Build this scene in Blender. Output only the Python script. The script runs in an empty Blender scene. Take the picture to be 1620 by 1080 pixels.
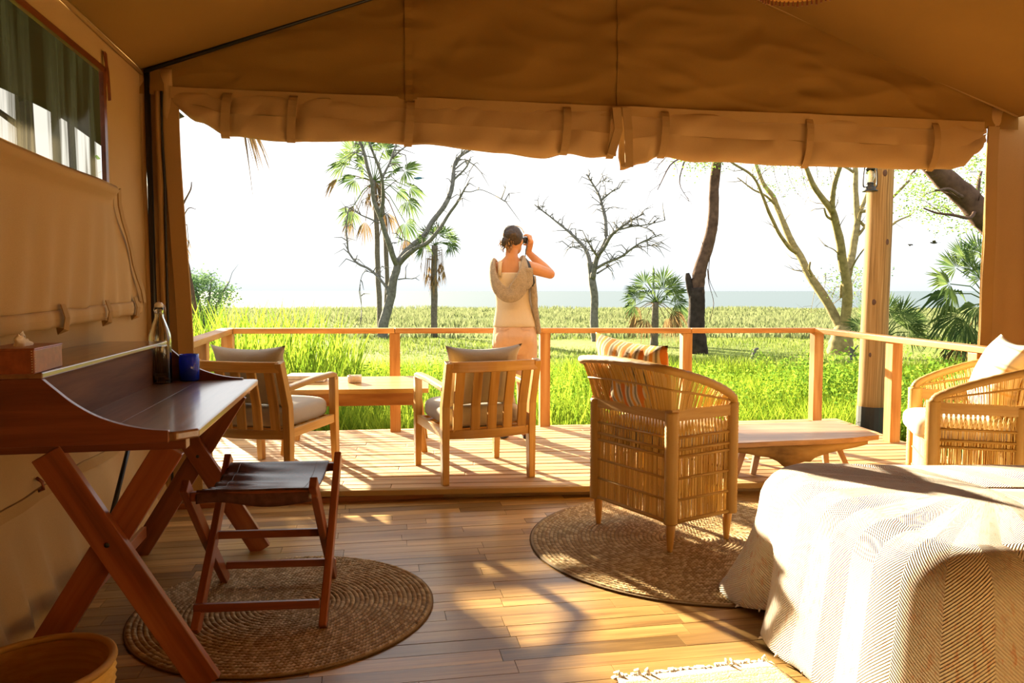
import bpy, math, random
import numpy as np
from mathutils import Vector, Matrix, noise
random.seed(7); np.random.seed(7)
V = Vector
SC = bpy.context.scene
COL = SC.collection

# ---------------------------------------------------------------- camera, sky, sun, exposure
FPX, CAMH = 1230.0, 1.22
TH = math.atan(80 / FPX)
cam_d = bpy.data.cameras.new('camera'); cam = bpy.data.objects.new('camera', cam_d); COL.objects.link(cam)
cam.location = (0, 0, CAMH); cam.rotation_euler = (math.pi / 2 - TH, 0, 0)
cam_d.sensor_width = 36.0; cam_d.lens = 36.0 * FPX / 1620.0; cam_d.clip_end = 9000; cam_d.clip_start = 0.05
SC.camera = cam

world = bpy.data.worlds.new('sky'); SC.world = world; world.use_nodes = True
wn = world.node_tree; wn.nodes.clear()
w_out = wn.nodes.new('ShaderNodeOutputWorld'); w_bg = wn.nodes.new('ShaderNodeBackground')
w_tc = wn.nodes.new('ShaderNodeTexCoord'); w_sep = wn.nodes.new('ShaderNodeSeparateXYZ'); w_ramp = wn.nodes.new('ShaderNodeValToRGB')
wn.links.new(w_tc.outputs['Generated'], w_sep.inputs[0]); wn.links.new(w_sep.outputs['Z'], w_ramp.inputs[0])
wn.links.new(w_ramp.outputs[0], w_bg.inputs[0]); wn.links.new(w_bg.outputs[0], w_out.inputs[0])
w_ramp.color_ramp.elements[0].position = 0.0; w_ramp.color_ramp.elements[0].color = (0.50, 0.545, 0.57, 1)
w_ramp.color_ramp.elements[1].position = 0.10; w_ramp.color_ramp.elements[1].color = (0.80, 0.80, 0.79, 1)
e = w_ramp.color_ramp.elements.new(0.45); e.color = (0.86, 0.87, 0.88, 1)
w_bg.inputs[1].default_value = 1.9

SUN_EL = math.radians(14.4); SUN_AZ = math.radians(33)
SUN_DIR = V((math.sin(SUN_AZ) * math.cos(SUN_EL), -math.cos(SUN_AZ) * math.cos(SUN_EL), -math.sin(SUN_EL)))
sun_d = bpy.data.lights.new('sun', 'SUN'); sun = bpy.data.objects.new('sun', sun_d); COL.objects.link(sun)
sun.rotation_euler = SUN_DIR.to_track_quat('-Z', 'Y').to_euler(); sun.location = (-8, 14, 6)
sun_d.energy = 40.0; sun_d.angle = math.radians(0.9); sun_d.color = (1.0, 0.84, 0.57)

SC.view_settings.view_transform = 'Standard'; SC.view_settings.look = 'None'
SC.view_settings.gamma = 1.0; SC.view_settings.use_curve_mapping = False
SC.view_settings.exposure = 0.0
SC.cycles.use_denoising = True
SC.cycles.max_bounces = 10; SC.cycles.diffuse_bounces = 6; SC.cycles.transparent_max_bounces = 24
SC.cycles.sample_clamp_indirect = 8.0

# ---------------------------------------------------------------- measuring helpers: a sight line of the survey -> a point in metres
def ray(px, py):
    u = (px - 810) / FPX; v = (540 - py) / FPX
    return V((u, v * math.sin(TH) + math.cos(TH), v * math.cos(TH) - math.sin(TH)))
def G(px, py, z=0.0):
    r = ray(px, py); return V((0, 0, CAMH)) + r * ((z - CAMH) / r.z)
def P(px, py, Y):
    r = ray(px, py); return V((0, 0, CAMH)) + r * (Y / r.y)
DZ = 0.075          # deck height above the tent floor
GZ = -0.5           # meadow height

# ---------------------------------------------------------------- mesh builder
class MB:
    def __init__(s): s.v = []; s.f = []; s.g = []; s.m = []; s.mi = 0
    def add(s, vs, fs, gr=None):
        o = len(s.v); s.v += [tuple(p) for p in vs]
        if gr is None:
            r = V((random.random() * 9, random.random() * 9, random.random() * 9)); gr = [tuple(V(p) + r) for p in vs]
        s.g += gr
        s.f += [tuple(i + o for i in f) for f in fs]; s.m += [s.mi] * len(fs)
    def sweep(s, path, prof, up=(0, 0, 1), closed=False, scale=None, caps=True, fixed_up=False):
        """sweep a closed 2-D profile [(a,b)..] along a path; a = side, b = up"""
        path = [V(p) for p in path]; n = len(path); k = len(prof); up = V(up)
        vs = []; gr = []; r = (random.random() * 9, random.random() * 9, random.random() * 9); L = 0.0
        for i, p in enumerate(path):
            if closed: t0 = (p - path[i - 1]); t1 = (path[(i + 1) % n] - p)
            else:
                t0 = p - path[i - 1] if i else path[1] - p
                t1 = path[i + 1] - p if i < n - 1 else p - path[i - 1]
            t0 = t0.normalized(); t1 = t1.normalized(); t = (t0 + t1)
            t = t.normalized() if t.length > 1e-6 else t1
            sd = t.cross(up)
            if sd.length < 1e-4: sd = t.cross(V((0.3, 1, 0.1)))
            sd.normalize(); u2 = sd.cross(t).normalized()
            c = max(0.35, t.dot(t1)); 
            if i: L += (p - path[i - 1]).length
            sc = scale[i] if scale else 1.0
            # mitre only in the bending plane
            bend = (t1 - t0); bn = bend.normalized() if bend.length > 1e-4 else None
            for a, b in prof:
                off = sd * a * sc + u2 * b * sc
                if bn is not None:
                    w = off.dot(bn); off = off + bn * w * (1 / c - 1)
                vs.append(p + off); gr.append((L + r[0], a + r[1], b + r[2]))
        fs = []
        m = n if closed else n - 1
        for i in range(m):
            for j in range(k):
                a = i * k + j; b = i * k + (j + 1) % k; c2 = ((i + 1) % n) * k + (j + 1) % k; d = ((i + 1) % n) * k + j
                fs.append((a, b, c2, d))
        if caps and not closed:
            fs.append(tuple(range(k - 1, -1, -1))); fs.append(tuple((n - 1) * k + j for j in range(k)))
        s.add(vs, fs, gr)
    def beam(s, p0, p1, w, h, up=(0, 0, 1)):
        s.sweep([p0, p1], [(-w / 2, -h / 2), (w / 2, -h / 2), (w / 2, h / 2), (-w / 2, h / 2)], up)
    def bar(s, path, w, h, up=(0, 0, 1), closed=False, scale=None):
        s.sweep(path, [(-w / 2, -h / 2), (w / 2, -h / 2), (w / 2, h / 2), (-w / 2, h / 2)], up, closed, scale)
    def box(s, x0, x1, y0, y1, z0, z1):
        d = (x1 - x0, y1 - y0, z1 - z0); 
        if d[0] >= d[1]: s.beam((x0, (y0 + y1) / 2, (z0 + z1) / 2), (x1, (y0 + y1) / 2, (z0 + z1) / 2), d[1], d[2])
        else: s.beam(((x0 + x1) / 2, y0, (z0 + z1) / 2), ((x0 + x1) / 2, y1, (z0 + z1) / 2), d[0], d[2])
    def tube(s, path, r, n=8, closed=False, up=(0.13, 0.21, 1)):
        R = r if isinstance(r, (list, tuple)) else [r] * len(path)
        s.sweep(path, [(math.cos(2 * math.pi * j / n), math.sin(2 * math.pi * j / n)) for j in range(n)], up, closed, R)
    def lathe(s, prof, n=24, c=(0, 0, 0), cap0=True, cap1=True):
        vs = []; k = len(prof)
        for r, z in prof:
            for j in range(n):
                a = 2 * math.pi * j / n; vs.append((c[0] + r * math.cos(a), c[1] + r * math.sin(a), c[2] + z))
        fs = [(i * n + j, i * n + (j + 1) % n, (i + 1) * n + (j + 1) % n, (i + 1) * n + j) for i in range(k - 1) for j in range(n)]
        if cap0: fs.append(tuple(range(n - 1, -1, -1)))
        if cap1: fs.append(tuple((k - 1) * n + j for j in range(n)))
        s.add(vs, fs)
    def ell(s, c, r, n=12, m=8, rot=None):
        c = V(c); vs = []; R = rot or Matrix.Identity(3)
        r = (r, r, r) if not isinstance(r, (tuple, list)) else r
        for i in range(m + 1):
            t = math.pi * i / m
            for j in range(n):
                a = 2 * math.pi * j / n
                vs.append(c + R @ V((r[0] * math.sin(t) * math.cos(a), r[1] * math.sin(t) * math.sin(a), -r[2] * math.cos(t))))
        fs = [(i * n + j, i * n + (j + 1) % n, (i + 1) * n + (j + 1) % n, (i + 1) * n + j) for i in range(m) for j in range(n)]
        s.add(vs, fs)
    def grid(s, nu, nv, fn, flip=False, wrap=False):
        vs = []; gr = []
        for i in range(nu + 1):
            for j in range(nv + 1):
                vs.append(fn(i / nu, j / nv)); 
        w = nv + 1
        fs = []
        for i in range(nu):
            for j in range(nv):
                q = (i * w + j, (i + 1) * w + j, (i + 1) * w + j + 1, i * w + j + 1)
                fs.append(q[::-1] if flip else q)
        s.add(vs, fs, [tuple(p) for p in vs])
    def prism(s, poly, z0, z1, fn=None):
        """extrude polygon poly [(x,y)] between z0,z1"""
        n = len(poly); vs = [(x, y, z0) for x, y in poly] + [(x, y, z1) for x, y in poly]
        if fn: vs = [fn(*p) for p in vs]
        fs = [tuple(range(n - 1, -1, -1)), tuple(range(n, 2 * n))] + [(i, (i + 1) % n, n + (i + 1) % n, n + i) for i in range(n)]
        s.add(vs, fs)
    def mesh(s, name, mats=None, smooth=False):
        me = bpy.data.meshes.new(name); me.from_pydata(s.v, [], s.f)
        at = me.attributes.new('gr', 'FLOAT_VECTOR', 'POINT'); at.data.foreach_set('vector', np.array(s.g, dtype=np.float32).ravel())
        if mats is not None:
            for m in (mats if isinstance(mats, (list, tuple)) else [mats]): me.materials.append(m)
        me.polygons.foreach_set('material_index', s.m)
        if smooth: me.polygons.foreach_set('use_smooth', [True] * len(s.f))
        me.update(); return me
    def build(s, name, mats, parent=None, smooth=False, bevel=0, solid=0, sub=0, label=None, weld=False, **kw):
        o = bpy.data.objects.new(name, s.mesh(name, mats, smooth)); COL.objects.link(o)
        if parent: o.parent = parent
        if weld: m = o.modifiers.new('w', 'WELD'); m.merge_threshold = 1e-4
        if solid: m = o.modifiers.new('s', 'SOLIDIFY'); m.thickness = solid; m.offset = 0
        if bevel:
            m = o.modifiers.new('b', 'BEVEL'); m.width = bevel; m.segments = 2; m.limit_method = 'ANGLE'; m.angle_limit = 0.6; m.harden_normals = False
        if sub: m = o.modifiers.new('u', 'SUBSURF'); m.levels = sub; m.render_levels = sub
        if label: o['label'] = label
        for k, v in kw.items(): o[k] = v
        return o

def thing(name, label, cat, loc=(0, 0, 0), rz=0.0, group=None):
    o = bpy.data.objects.new(name, None); COL.objects.link(o); o.empty_display_size = 0.1
    o.location = loc; o.rotation_euler = (0, 0, rz); o['label'] = label; o['category'] = cat
    if group: o['group'] = group
    return o
def tag(o, label, cat, group=None):
    o['label'] = label; o['category'] = cat
    if group: o['group'] = group
    return o
def struct(o): o['kind'] = 'structure'; return o
def fbm(p, sc=1.0, o=0.0): return noise.noise(V(p) * sc + V((o, o * 1.7, -o)))
def crom(pts, per=4):
    pts = [V(p) for p in pts]
    if len(pts) < 3: return pts
    q = [pts[0] * 2 - pts[1]] + pts + [pts[-1] * 2 - pts[-2]]; out = []
    for i in range(1, len(q) - 2):
        for k in range(per):
            t = k / per
            out.append(0.5 * ((2 * q[i]) + (q[i + 1] - q[i - 1]) * t + (2 * q[i - 1] - 5 * q[i] + 4 * q[i + 1] - q[i + 2]) * t * t + (-q[i - 1] + 3 * q[i] - 3 * q[i + 1] + q[i + 2]) * t ** 3))
    out.append(pts[-1]); return out
def lerp(a, b, t): return a + (b - a) * t
def smooth01(t): t = max(0, min(1, t)); return t * t * (3 - 2 * t)

# ---------------------------------------------------------------- materials
def newmat(name):
    m = bpy.data.materials.new(name); m.use_nodes = True; nt = m.node_tree; nt.nodes.clear()
    out = nt.nodes.new('ShaderNodeOutputMaterial'); return m, nt, out
def N(nt, t, **kw):
    n = nt.nodes.new(t)
    for k, v in kw.items(): setattr(n, k, v)
    return n
def lk(nt, a, b): nt.links.new(a, b)
def coords(nt, kind, scale):
    mp = N(nt, 'ShaderNodeMapping'); mp.inputs['Scale'].default_value = scale
    if kind == 'gr':
        a = N(nt, 'ShaderNodeAttribute'); a.attribute_name = 'gr'; lk(nt, a.outputs['Vector'], mp.inputs['Vector'])
    else:
        a = N(nt, 'ShaderNodeTexCoord'); lk(nt, a.outputs['Object'], mp.inputs['Vector'])
    return mp.outputs[0]
def ramp(nt, fac, cols):
    r = N(nt, 'ShaderNodeValToRGB'); els = r.color_ramp.elements
    while len(els) > 1: els.remove(els[-1])
    els[0].position = cols[0][0]; els[0].color = (*cols[0][1], 1)
    for p, c in cols[1:]:
        e = els.new(p); e.color = (*c, 1)
    lk(nt, fac, r.inputs[0]); return r.outputs[0]
def noise_tex(nt, vec, scale, detail=4, rough=0.6, dist=0.0):
    n = N(nt, 'ShaderNodeTexNoise'); n.inputs['Scale'].default_value = scale; n.inputs['Detail'].default_value = detail
    n.inputs['Roughness'].default_value = rough; n.inputs['Distortion'].default_value = dist; lk(nt, vec, n.inputs['Vector']); return n.outputs['Fac']
def mixc(nt, fac, a, b, mode='MIX'):
    m = N(nt, 'ShaderNodeMix', data_type='RGBA', blend_type=mode)
    for sock, v in ((m.inputs['Factor'], fac), (m.inputs['A'], a), (m.inputs['B'], b)):
        if hasattr(v, 'links'): lk(nt, v, sock)
        elif isinstance(v, (int, float)): sock.default_value = v
        else: sock.default_value = (*v, 1)
    return m.outputs['Result']
def bump(nt, h, dist, strength=1.0):
    b = N(nt, 'ShaderNodeBump'); b.inputs['Distance'].default_value = dist; b.inputs['Strength'].default_value = strength
    lk(nt, h, b.inputs['Height']); return b.outputs[0]
def hue(nt, col, rnd, amt):
    h = N(nt, 'ShaderNodeHueSaturation'); mr = N(nt, 'ShaderNodeMapRange'); mr.inputs['To Min'].default_value = 1 - amt; mr.inputs['To Max'].default_value = 1 + amt
    lk(nt, rnd, mr.inputs['Value']); lk(nt, mr.outputs[0], h.inputs['Value']); lk(nt, col, h.inputs['Color']); return h.outputs[0]
def principled(nt, out, col, rough=0.6, nrm=None, spec=0.4, **kw):
    p = N(nt, 'ShaderNodeBsdfPrincipled')
    if hasattr(col, 'links'): lk(nt, col, p.inputs['Base Color'])
    else: p.inputs['Base Color'].default_value = (*col, 1)
    if hasattr(rough, 'links'): lk(nt, rough, p.inputs['Roughness'])
    else: p.inputs['Roughness'].default_value = rough
    p.inputs['Specular IOR Level'].default_value = spec
    if nrm is not None: lk(nt, nrm, p.inputs['Normal'])
    for k, v in kw.items(): p.inputs[k].default_value = v
    lk(nt, p.outputs[0], out.inputs[0]); return p

def wood(name, dark, mid, light, rough=0.45, grain=28, spec=0.4, vary=0.18, knots=True):
    m, nt, out = newmat(name)
    v = coords(nt, 'gr', (1.3, grain, grain)); n1 = noise_tex(nt, v, 1.0, 6, 0.65, 0.6)
    v2 = coords(nt, 'gr', (0.9, 7, 7)); n2 = noise_tex(nt, v2, 1.0, 3, 0.5, 1.2)
    mx = N(nt, 'ShaderNodeMath', operation='ADD'); a = N(nt, 'ShaderNodeMath', operation='MULTIPLY'); a.inputs[1].default_value = 0.55; lk(nt, n1, a.inputs[0])
    b = N(nt, 'ShaderNodeMath', operation='MULTIPLY'); b.inputs[1].default_value = 0.45; lk(nt, n2, b.inputs[0]); lk(nt, a.outputs[0], mx.inputs[0]); lk(nt, b.outputs[0], mx.inputs[1])
    c = ramp(nt, mx.outputs[0], [(0.30, dark), (0.48, mid), (0.68, light)])
    oi = N(nt, 'ShaderNodeObjectInfo'); c = hue(nt, c, oi.outputs['Random'], vary)
    principled(nt, out, c, rough, bump(nt, n1, 0.002, 0.5), spec); return m
def plain(name, col, rough=0.6, spec=0.4, noise_amt=0.15, scale=20, bumpd=0.0, **kw):
    m, nt, out = newmat(name); v = coords(nt, 'obj', (1, 1, 1)); n = noise_tex(nt, v, scale, 4)
    d = tuple(c * (1 - noise_amt) for c in col); l = tuple(min(1, c * (1 + noise_amt)) for c in col)
    principled(nt, out, ramp(nt, n, [(0.3, d), (0.7, l)]), rough, bump(nt, n, bumpd) if bumpd else None, spec, **kw); return m
def leafmat(name, c0, c1, trans=0.5, tc=None):
    """thin leaf: diffuse and see-through green, two tones by position"""
    m, nt, out = newmat(name); v = coords(nt, 'obj', (1, 1, 1)); n = noise_tex(nt, v, 1.3, 3)
    g = N(nt, 'ShaderNodeNewGeometry'); mr = N(nt, 'ShaderNodeMath', operation='MULTIPLY_ADD'); mr.inputs[1].default_value = 0.5; mr.inputs[2].default_value = -0.25
    lk(nt, g.outputs['Random Per Island'], mr.inputs[0]); ad = N(nt, 'ShaderNodeMath', operation='ADD'); lk(nt, mr.outputs[0], ad.inputs[0]); lk(nt, n, ad.inputs[1])
    c = ramp(nt, ad.outputs[0], [(0.25, c0), (0.75, c1)])
    d = N(nt, 'ShaderNodeBsdfDiffuse'); t = N(nt, 'ShaderNodeBsdfTranslucent'); mx = N(nt, 'ShaderNodeMixShader'); mx.inputs[0].default_value = trans
    lk(nt, c, d.inputs[0]); lk(nt, (mixc(nt, 1.0, c, tc, 'MULTIPLY') if tc else c), t.inputs[0]); lk(nt, d.outputs[0], mx.inputs[1]); lk(nt, t.outputs[0], mx.inputs[2]); lk(nt, mx.outputs[0], out.inputs[0]); return m
def cloth(name, col, weave=900, rough=0.9, var=0.1, trans=0.0, bumpd=0.0006, big=3.0):
    m, nt, out = newmat(name); v = coords(nt, 'obj', (1, 1, 1))
    n = noise_tex(nt, v, big, 4); n2 = noise_tex(nt, v, weave, 1)
    d = tuple(c * (1 - var) for c in col); l = tuple(min(1, c * (1 + var)) for c in col)
    c = ramp(nt, n, [(0.3, d), (0.7, l)]); c = mixc(nt, 0.25, c, ramp(nt, n2, [(0.35, tuple(x * 0.55 for x in col)), (0.65, tuple(min(1, x * 1.25) for x in col))]))
    p = principled(nt, out, c, rough, bump(nt, n2, bumpd), 0.15)
    if trans:
        t = N(nt, 'ShaderNodeBsdfTranslucent'); lk(nt, c, t.inputs[0]); mx = N(nt, 'ShaderNodeMixShader'); mx.inputs[0].default_value = trans
        lk(nt, p.outputs[0], mx.inputs[1]); lk(nt, t.outputs[0], mx.inputs[2]); lk(nt, mx.outputs[0], out.inputs[0])
    return m
def glass(name, col, rough=0.02, ior=1.45):
    m, nt, out = newmat(name); p = principled(nt, out, col, rough, None, 0.5); p.inputs['Transmission Weight'].default_value = 1.0; p.inputs['IOR'].default_value = ior; return m

M = {}
M['floor'] = wood('floor_wood', (0.12, 0.058, 0.018), (0.34, 0.195, 0.064), (0.52, 0.335, 0.125), 0.33, 30, 0.5, 0.42)
M['deck'] = wood('deck_wood', (0.27, 0.145, 0.055), (0.47, 0.285, 0.125), (0.62, 0.42, 0.22), 0.6, 26, 0.3, 0.22)
M['teak'] = wood('teak', (0.24, 0.10, 0.014), (0.45, 0.23, 0.042), (0.62, 0.37, 0.11), 0.42, 24)
M['rail'] = wood('rail_wood', (0.24, 0.075, 0.014), (0.45, 0.20, 0.045), (0.60, 0.35, 0.12), 0.45, 20)
COATED = ('mahog', 'desktop', 'teak')
M['mahog'] = wood('mahogany', (0.055, 0.012, 0.005), (0.15, 0.035, 0.012), (0.25, 0.075, 0.028), 0.3, 22, 0.5, 0.1)
M['mahog_leg'] = wood('mahogany_leg', (0.10, 0.022, 0.007), (0.24, 0.065, 0.02), (0.36, 0.12, 0.04), 0.3, 22, 0.5, 0.15)
M['recess_shaded'] = wood('desk_recess_shaded', (0.05, 0.016, 0.007), (0.11, 0.04, 0.016), (0.18, 0.08, 0.035), 0.6, 22, 0.15, 0.05)  # darker wood: the shade under the shelf is put into the colour
M['desktop'] = wood('desk_top', (0.11, 0.045, 0.018), (0.24, 0.11, 0.045), (0.36, 0.19, 0.085), 0.28, 26, 0.5, 0.05)
M['trim'] = wood('trim_wood', (0.12, 0.035, 0.01), (0.34, 0.11, 0.03), (0.48, 0.2, 0.07), 0.4, 18)
for k_ in COATED:
    for n_ in M[k_].node_tree.nodes:
        if n_.type == 'BSDF_PRINCIPLED': n_.inputs['Coat Weight'].default_value = {'desktop': 0.7, 'teak': 0.3}.get(k_, 0.12); n_.inputs['Coat Roughness'].default_value = 0.16
M['table2'] = wood('table_wood', (0.16, 0.08, 0.04), (0.33, 0.18, 0.09), (0.46, 0.28, 0.16), 0.38, 20)
M['log'] = wood('log_wood', (0.07, 0.035, 0.012), (0.25, 0.145, 0.05), (0.40, 0.26, 0.11), 0.8, 12, 0.2)
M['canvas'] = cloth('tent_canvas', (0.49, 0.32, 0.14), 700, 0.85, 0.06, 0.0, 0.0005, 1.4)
M['canvas_top_shaded'] = cloth('roof_canvas_shaded', (0.275, 0.15, 0.032), 700, 0.85, 0.08, 0.0, 0.0005, 1.4)  # tent canvas darkened: weaker bounce light under the roof put into the colour
M['canvas_dk'] = cloth('canvas_band', (0.42, 0.26, 0.10), 700, 0.85, 0.06, 0.0)
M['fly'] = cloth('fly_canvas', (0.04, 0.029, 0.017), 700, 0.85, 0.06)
M['strap'] = cloth('canvas_strap', (0.40, 0.25, 0.10), 700, 0.85, 0.06)
M['black'] = plain('black_metal', (0.012, 0.012, 0.012), 0.4, 0.5)
M['rubber'] = plain('black_sleeve', (0.02, 0.02, 0.019), 0.55, 0.4, 0.3, 6)
M['leather'] = plain('stool_leather', (0.10, 0.042, 0.03), 0.26, 0.5, 0.3, 30, 0.0006)
M['box_leather'] = plain('box_leather', (0.27, 0.075, 0.025), 0.4, 0.45, 0.25, 35, 0.0006)
M['thread'] = plain('thread', (0.66, 0.5, 0.3), 0.8)
M['tissue'] = plain('tissue', (0.85, 0.78, 0.66), 0.9, 0.1, 0.04)
M['glass'] = glass('clear_glass', (0.96, 1, 0.97))
M['water'] = glass('water', (0.93, 0.98, 0.97), 0.0, 1.33)
M['blue'] = glass('cobalt_glass', (0.015, 0.08, 1.0), 0.05); M['blue'].node_tree.nodes['Principled BSDF'].inputs['Transmission Weight'].default_value = 0.6
M['steel'] = plain('steel_wire', (0.55, 0.5, 0.42), 0.3, 0.5, 0.1, 20, Metallic=1.0)
M['porc'] = plain('white_stopper', (0.85, 0.82, 0.76), 0.35)
M['grey'] = cloth('grey_linen', (0.43, 0.39, 0.335), 500, 0.9, 0.08)
M['white'] = cloth('white_cotton', (0.78, 0.72, 0.64), 600, 0.9, 0.05)
M['stone'] = plain('pale_stone', (0.66, 0.55, 0.42), 0.5)
M['book_pale'] = plain('pale_cover', (0.82, 0.74, 0.64), 0.5); M['book_brown'] = plain('brown_cover', (0.28, 0.12, 0.06), 0.5)
M['paper'] = plain('paper', (0.86, 0.8, 0.68), 0.8)
def rattan(name, c0, c1, c2):
    m, nt, out = newmat(name); v = coords(nt, 'gr', (6, 60, 60)); n = noise_tex(nt, v, 1.0, 4)
    g = N(nt, 'ShaderNodeNewGeometry'); ad = N(nt, 'ShaderNodeMath', operation='MULTIPLY_ADD'); ad.inputs[1].default_value = 0.45; lk(nt, g.outputs['Random Per Island'], ad.inputs[0]); 
    h = N(nt, 'ShaderNodeMath', operation='MULTIPLY'); h.inputs[1].default_value = 0.6; lk(nt, n, h.inputs[0]); lk(nt, h.outputs[0], ad.inputs[2])
    c = ramp(nt, ad.outputs[0], [(0.2, c0), (0.5, c1), (0.8, c2)]); principled(nt, out, c, 0.45, bump(nt, n, 0.001), 0.4); return m
M['reed'] = rattan('reed', (0.46, 0.23, 0.034), (0.70, 0.42, 0.082), (0.84, 0.59, 0.19))
M['wrap'] = rattan('wrapped_cane', (0.30, 0.135, 0.02), (0.48, 0.255, 0.045), (0.62, 0.38, 0.095))
M['foot'] = wood('chair_foot', (0.42, 0.16, 0.02), (0.62, 0.30, 0.05), (0.72, 0.42, 0.12), 0.35, 14)
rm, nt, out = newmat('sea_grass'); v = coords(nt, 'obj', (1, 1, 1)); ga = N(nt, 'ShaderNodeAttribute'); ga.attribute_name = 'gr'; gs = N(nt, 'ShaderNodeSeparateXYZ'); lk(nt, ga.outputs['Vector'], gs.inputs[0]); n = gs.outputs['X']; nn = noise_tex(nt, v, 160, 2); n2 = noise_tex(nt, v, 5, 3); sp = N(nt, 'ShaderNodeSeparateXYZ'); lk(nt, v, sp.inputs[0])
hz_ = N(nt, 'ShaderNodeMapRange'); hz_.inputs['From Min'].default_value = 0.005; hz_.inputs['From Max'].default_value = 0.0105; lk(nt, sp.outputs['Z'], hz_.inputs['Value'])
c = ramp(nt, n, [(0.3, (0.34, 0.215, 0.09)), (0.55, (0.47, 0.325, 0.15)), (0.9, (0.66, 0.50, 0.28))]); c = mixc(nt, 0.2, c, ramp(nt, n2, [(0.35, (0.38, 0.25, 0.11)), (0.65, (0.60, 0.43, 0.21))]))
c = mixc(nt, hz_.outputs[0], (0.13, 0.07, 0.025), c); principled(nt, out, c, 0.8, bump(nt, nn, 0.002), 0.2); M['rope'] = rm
M['bark_grey'] = plain('dead_bark', (0.135, 0.132, 0.122), 0.9, 0.1, 0.35, 9, 0.01)
M['bark_burnt'] = plain('burnt_bark', (0.035, 0.026, 0.022), 0.9, 0.1, 0.5, 5, 0.02)
M['bark_brown'] = plain('red_brown_bark', (0.10, 0.058, 0.04), 0.9, 0.1, 0.4, 6, 0.01)
M['bark_fever'] = plain('yellow_bark', (0.24, 0.19, 0.085), 0.8, 0.1, 0.35, 7, 0.006)
M['palm_trunk'] = plain('palm_trunk', (0.13, 0.115, 0.095), 0.9, 0.1, 0.3, 14, 0.01)
M['dry'] = leafmat('dry_frond', (0.16, 0.10, 0.05), (0.34, 0.23, 0.11), 0.35)
M['frond'] = leafmat('palm_frond', (0.06, 0.11, 0.04), (0.18, 0.25, 0.08), 0.5)
M['leaf'] = leafmat('acacia_leaf', (0.10, 0.2, 0.03), (0.24, 0.36, 0.07), 0.5)
M['bush'] = leafmat('bush_leaf', (0.08, 0.16, 0.07), (0.17, 0.27, 0.12), 0.4)
M['weed'] = leafmat('weed_leaf', (0.07, 0.16, 0.018), (0.22, 0.35, 0.04), 0.5)
M['grass'] = leafmat('grass_blade', (0.085, 0.165, 0.010), (0.30, 0.39, 0.038), 0.52)
M['reeds'] = leafmat('reed_blade', (0.10, 0.19, 0.014), (0.30, 0.40, 0.04), 0.52)
M['meadow'] = leafmat('meadow_blade', (0.14, 0.175, 0.075), (0.25, 0.275, 0.14), 0.35)
# ================================================================ setting: ground, lake
YAW = math.radians(10)
EX = V((math.cos(YAW), math.sin(YAW), 0)); EY = V((-math.sin(YAW), math.cos(YAW), 0)); EZ = V((0, 0, 1))
TC = V((-2.02, 4.30, 0))
def TW(t, s, z): return TC + EX * t - EY * s + EZ * z       # t along the tent front, s into the tent
TWID, TDEP, EAVE, RIDT, RIDZ = 5.46, 5.3, 2.40, 2.54, 3.375
def roof_z(t): return lerp(2.41, RIDZ, t / RIDT) if t < RIDT else lerp(RIDZ, 2.372, (t - RIDT) / (TWID - RIDT))

gm, nt, out = newmat('meadow_ground'); v = coords(nt, 'obj', (1, 1, 1)); n1 = noise_tex(nt, v, 0.12, 5); n2 = noise_tex(nt, v, 3.0, 4)
c = ramp(nt, n1, [(0.32, (0.11, 0.16, 0.03)), (0.5, (0.19, 0.23, 0.06)), (0.62, (0.29, 0.30, 0.12)), (0.75, (0.21, 0.24, 0.075))])
c = mixc(nt, 0.5, c, ramp(nt, n2, [(0.3, (0.12, 0.16, 0.03)), (0.7, (0.5, 0.55, 0.22))]), 'OVERLAY')
principled(nt, out, c, 0.95, bump(nt, n2, 0.08), 0.1); M['ground'] = gm
lm, nt, out = newmat('lake_water'); v = coords(nt, 'obj', (0.05, 0.5, 1)); n1 = noise_tex(nt, v, 1.0, 3)
principled(nt, out, (0.10, 0.142, 0.168), 0.5, bump(nt, n1, 0.05, 0.3), 0.1); M['lake'] = lm

def ground_h(x, y):
    d = max(0.0, min(1.0, (y - 6) / 10))
    return GZ + d * (0.10 * fbm((x, y, 0), 0.11) + 0.05 * fbm((x, y, 4), 0.4))
b = MB()
ys = [-14, -6, 0, 4, 7, 9] + [9 + 1.5 * i for i in range(1, 45)]
def gp(u, w):
    yy = ys[int(round(w * (len(ys) - 1)))]; xx = lerp(-70, 70, u); z = ground_h(xx, yy)
    if w >= 0.999: z = -0.75; yy += 2.2 * fbm((xx, 0, 0), 0.08) 
    return V((xx, yy, z))
b.grid(70, len(ys) - 1, gp); struct(b.build('ground', M['ground'], smooth=True))
b = MB(); b.box(-3500, 3500, 70, 7000, -1.2, -0.6); o = struct(b.build('lake', M['lake']))

# ================================================================ tent floor of short strips
b = MB(); b.box(0, TWID + 0.35, -TDEP - 0.2, -0.02, -0.07, -0.016)
floor = struct(b.build('floor', M['floor'])); floor.location = TC; floor.rotation_euler = (0, 0, YAW); floor['label'] = 'strip floor of short brown hardwood boards'
RW = 0.0875
for r in range(33):
    y1 = -0.025 - r * RW; y0 = y1 - RW + 0.003
    x = -0.12 - (0.30 if r % 2 else 0.0) - 0.05 * random.random()
    while x < 4.1:
        L = 0.62 + random.uniform(-0.04, 0.05) + (0.25 if random.random() < 0.15 else 0)
        b = MB(); dz = random.uniform(-0.0006, 0.0006)
        b.box(max(x, 0.0), x + L - 0.002, y0, y1, -0.015, dz) if x + L > 0.05 else None
        if b.v: b.build('floor_board', M['floor'], floor, bevel=0)
        x += L
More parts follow.
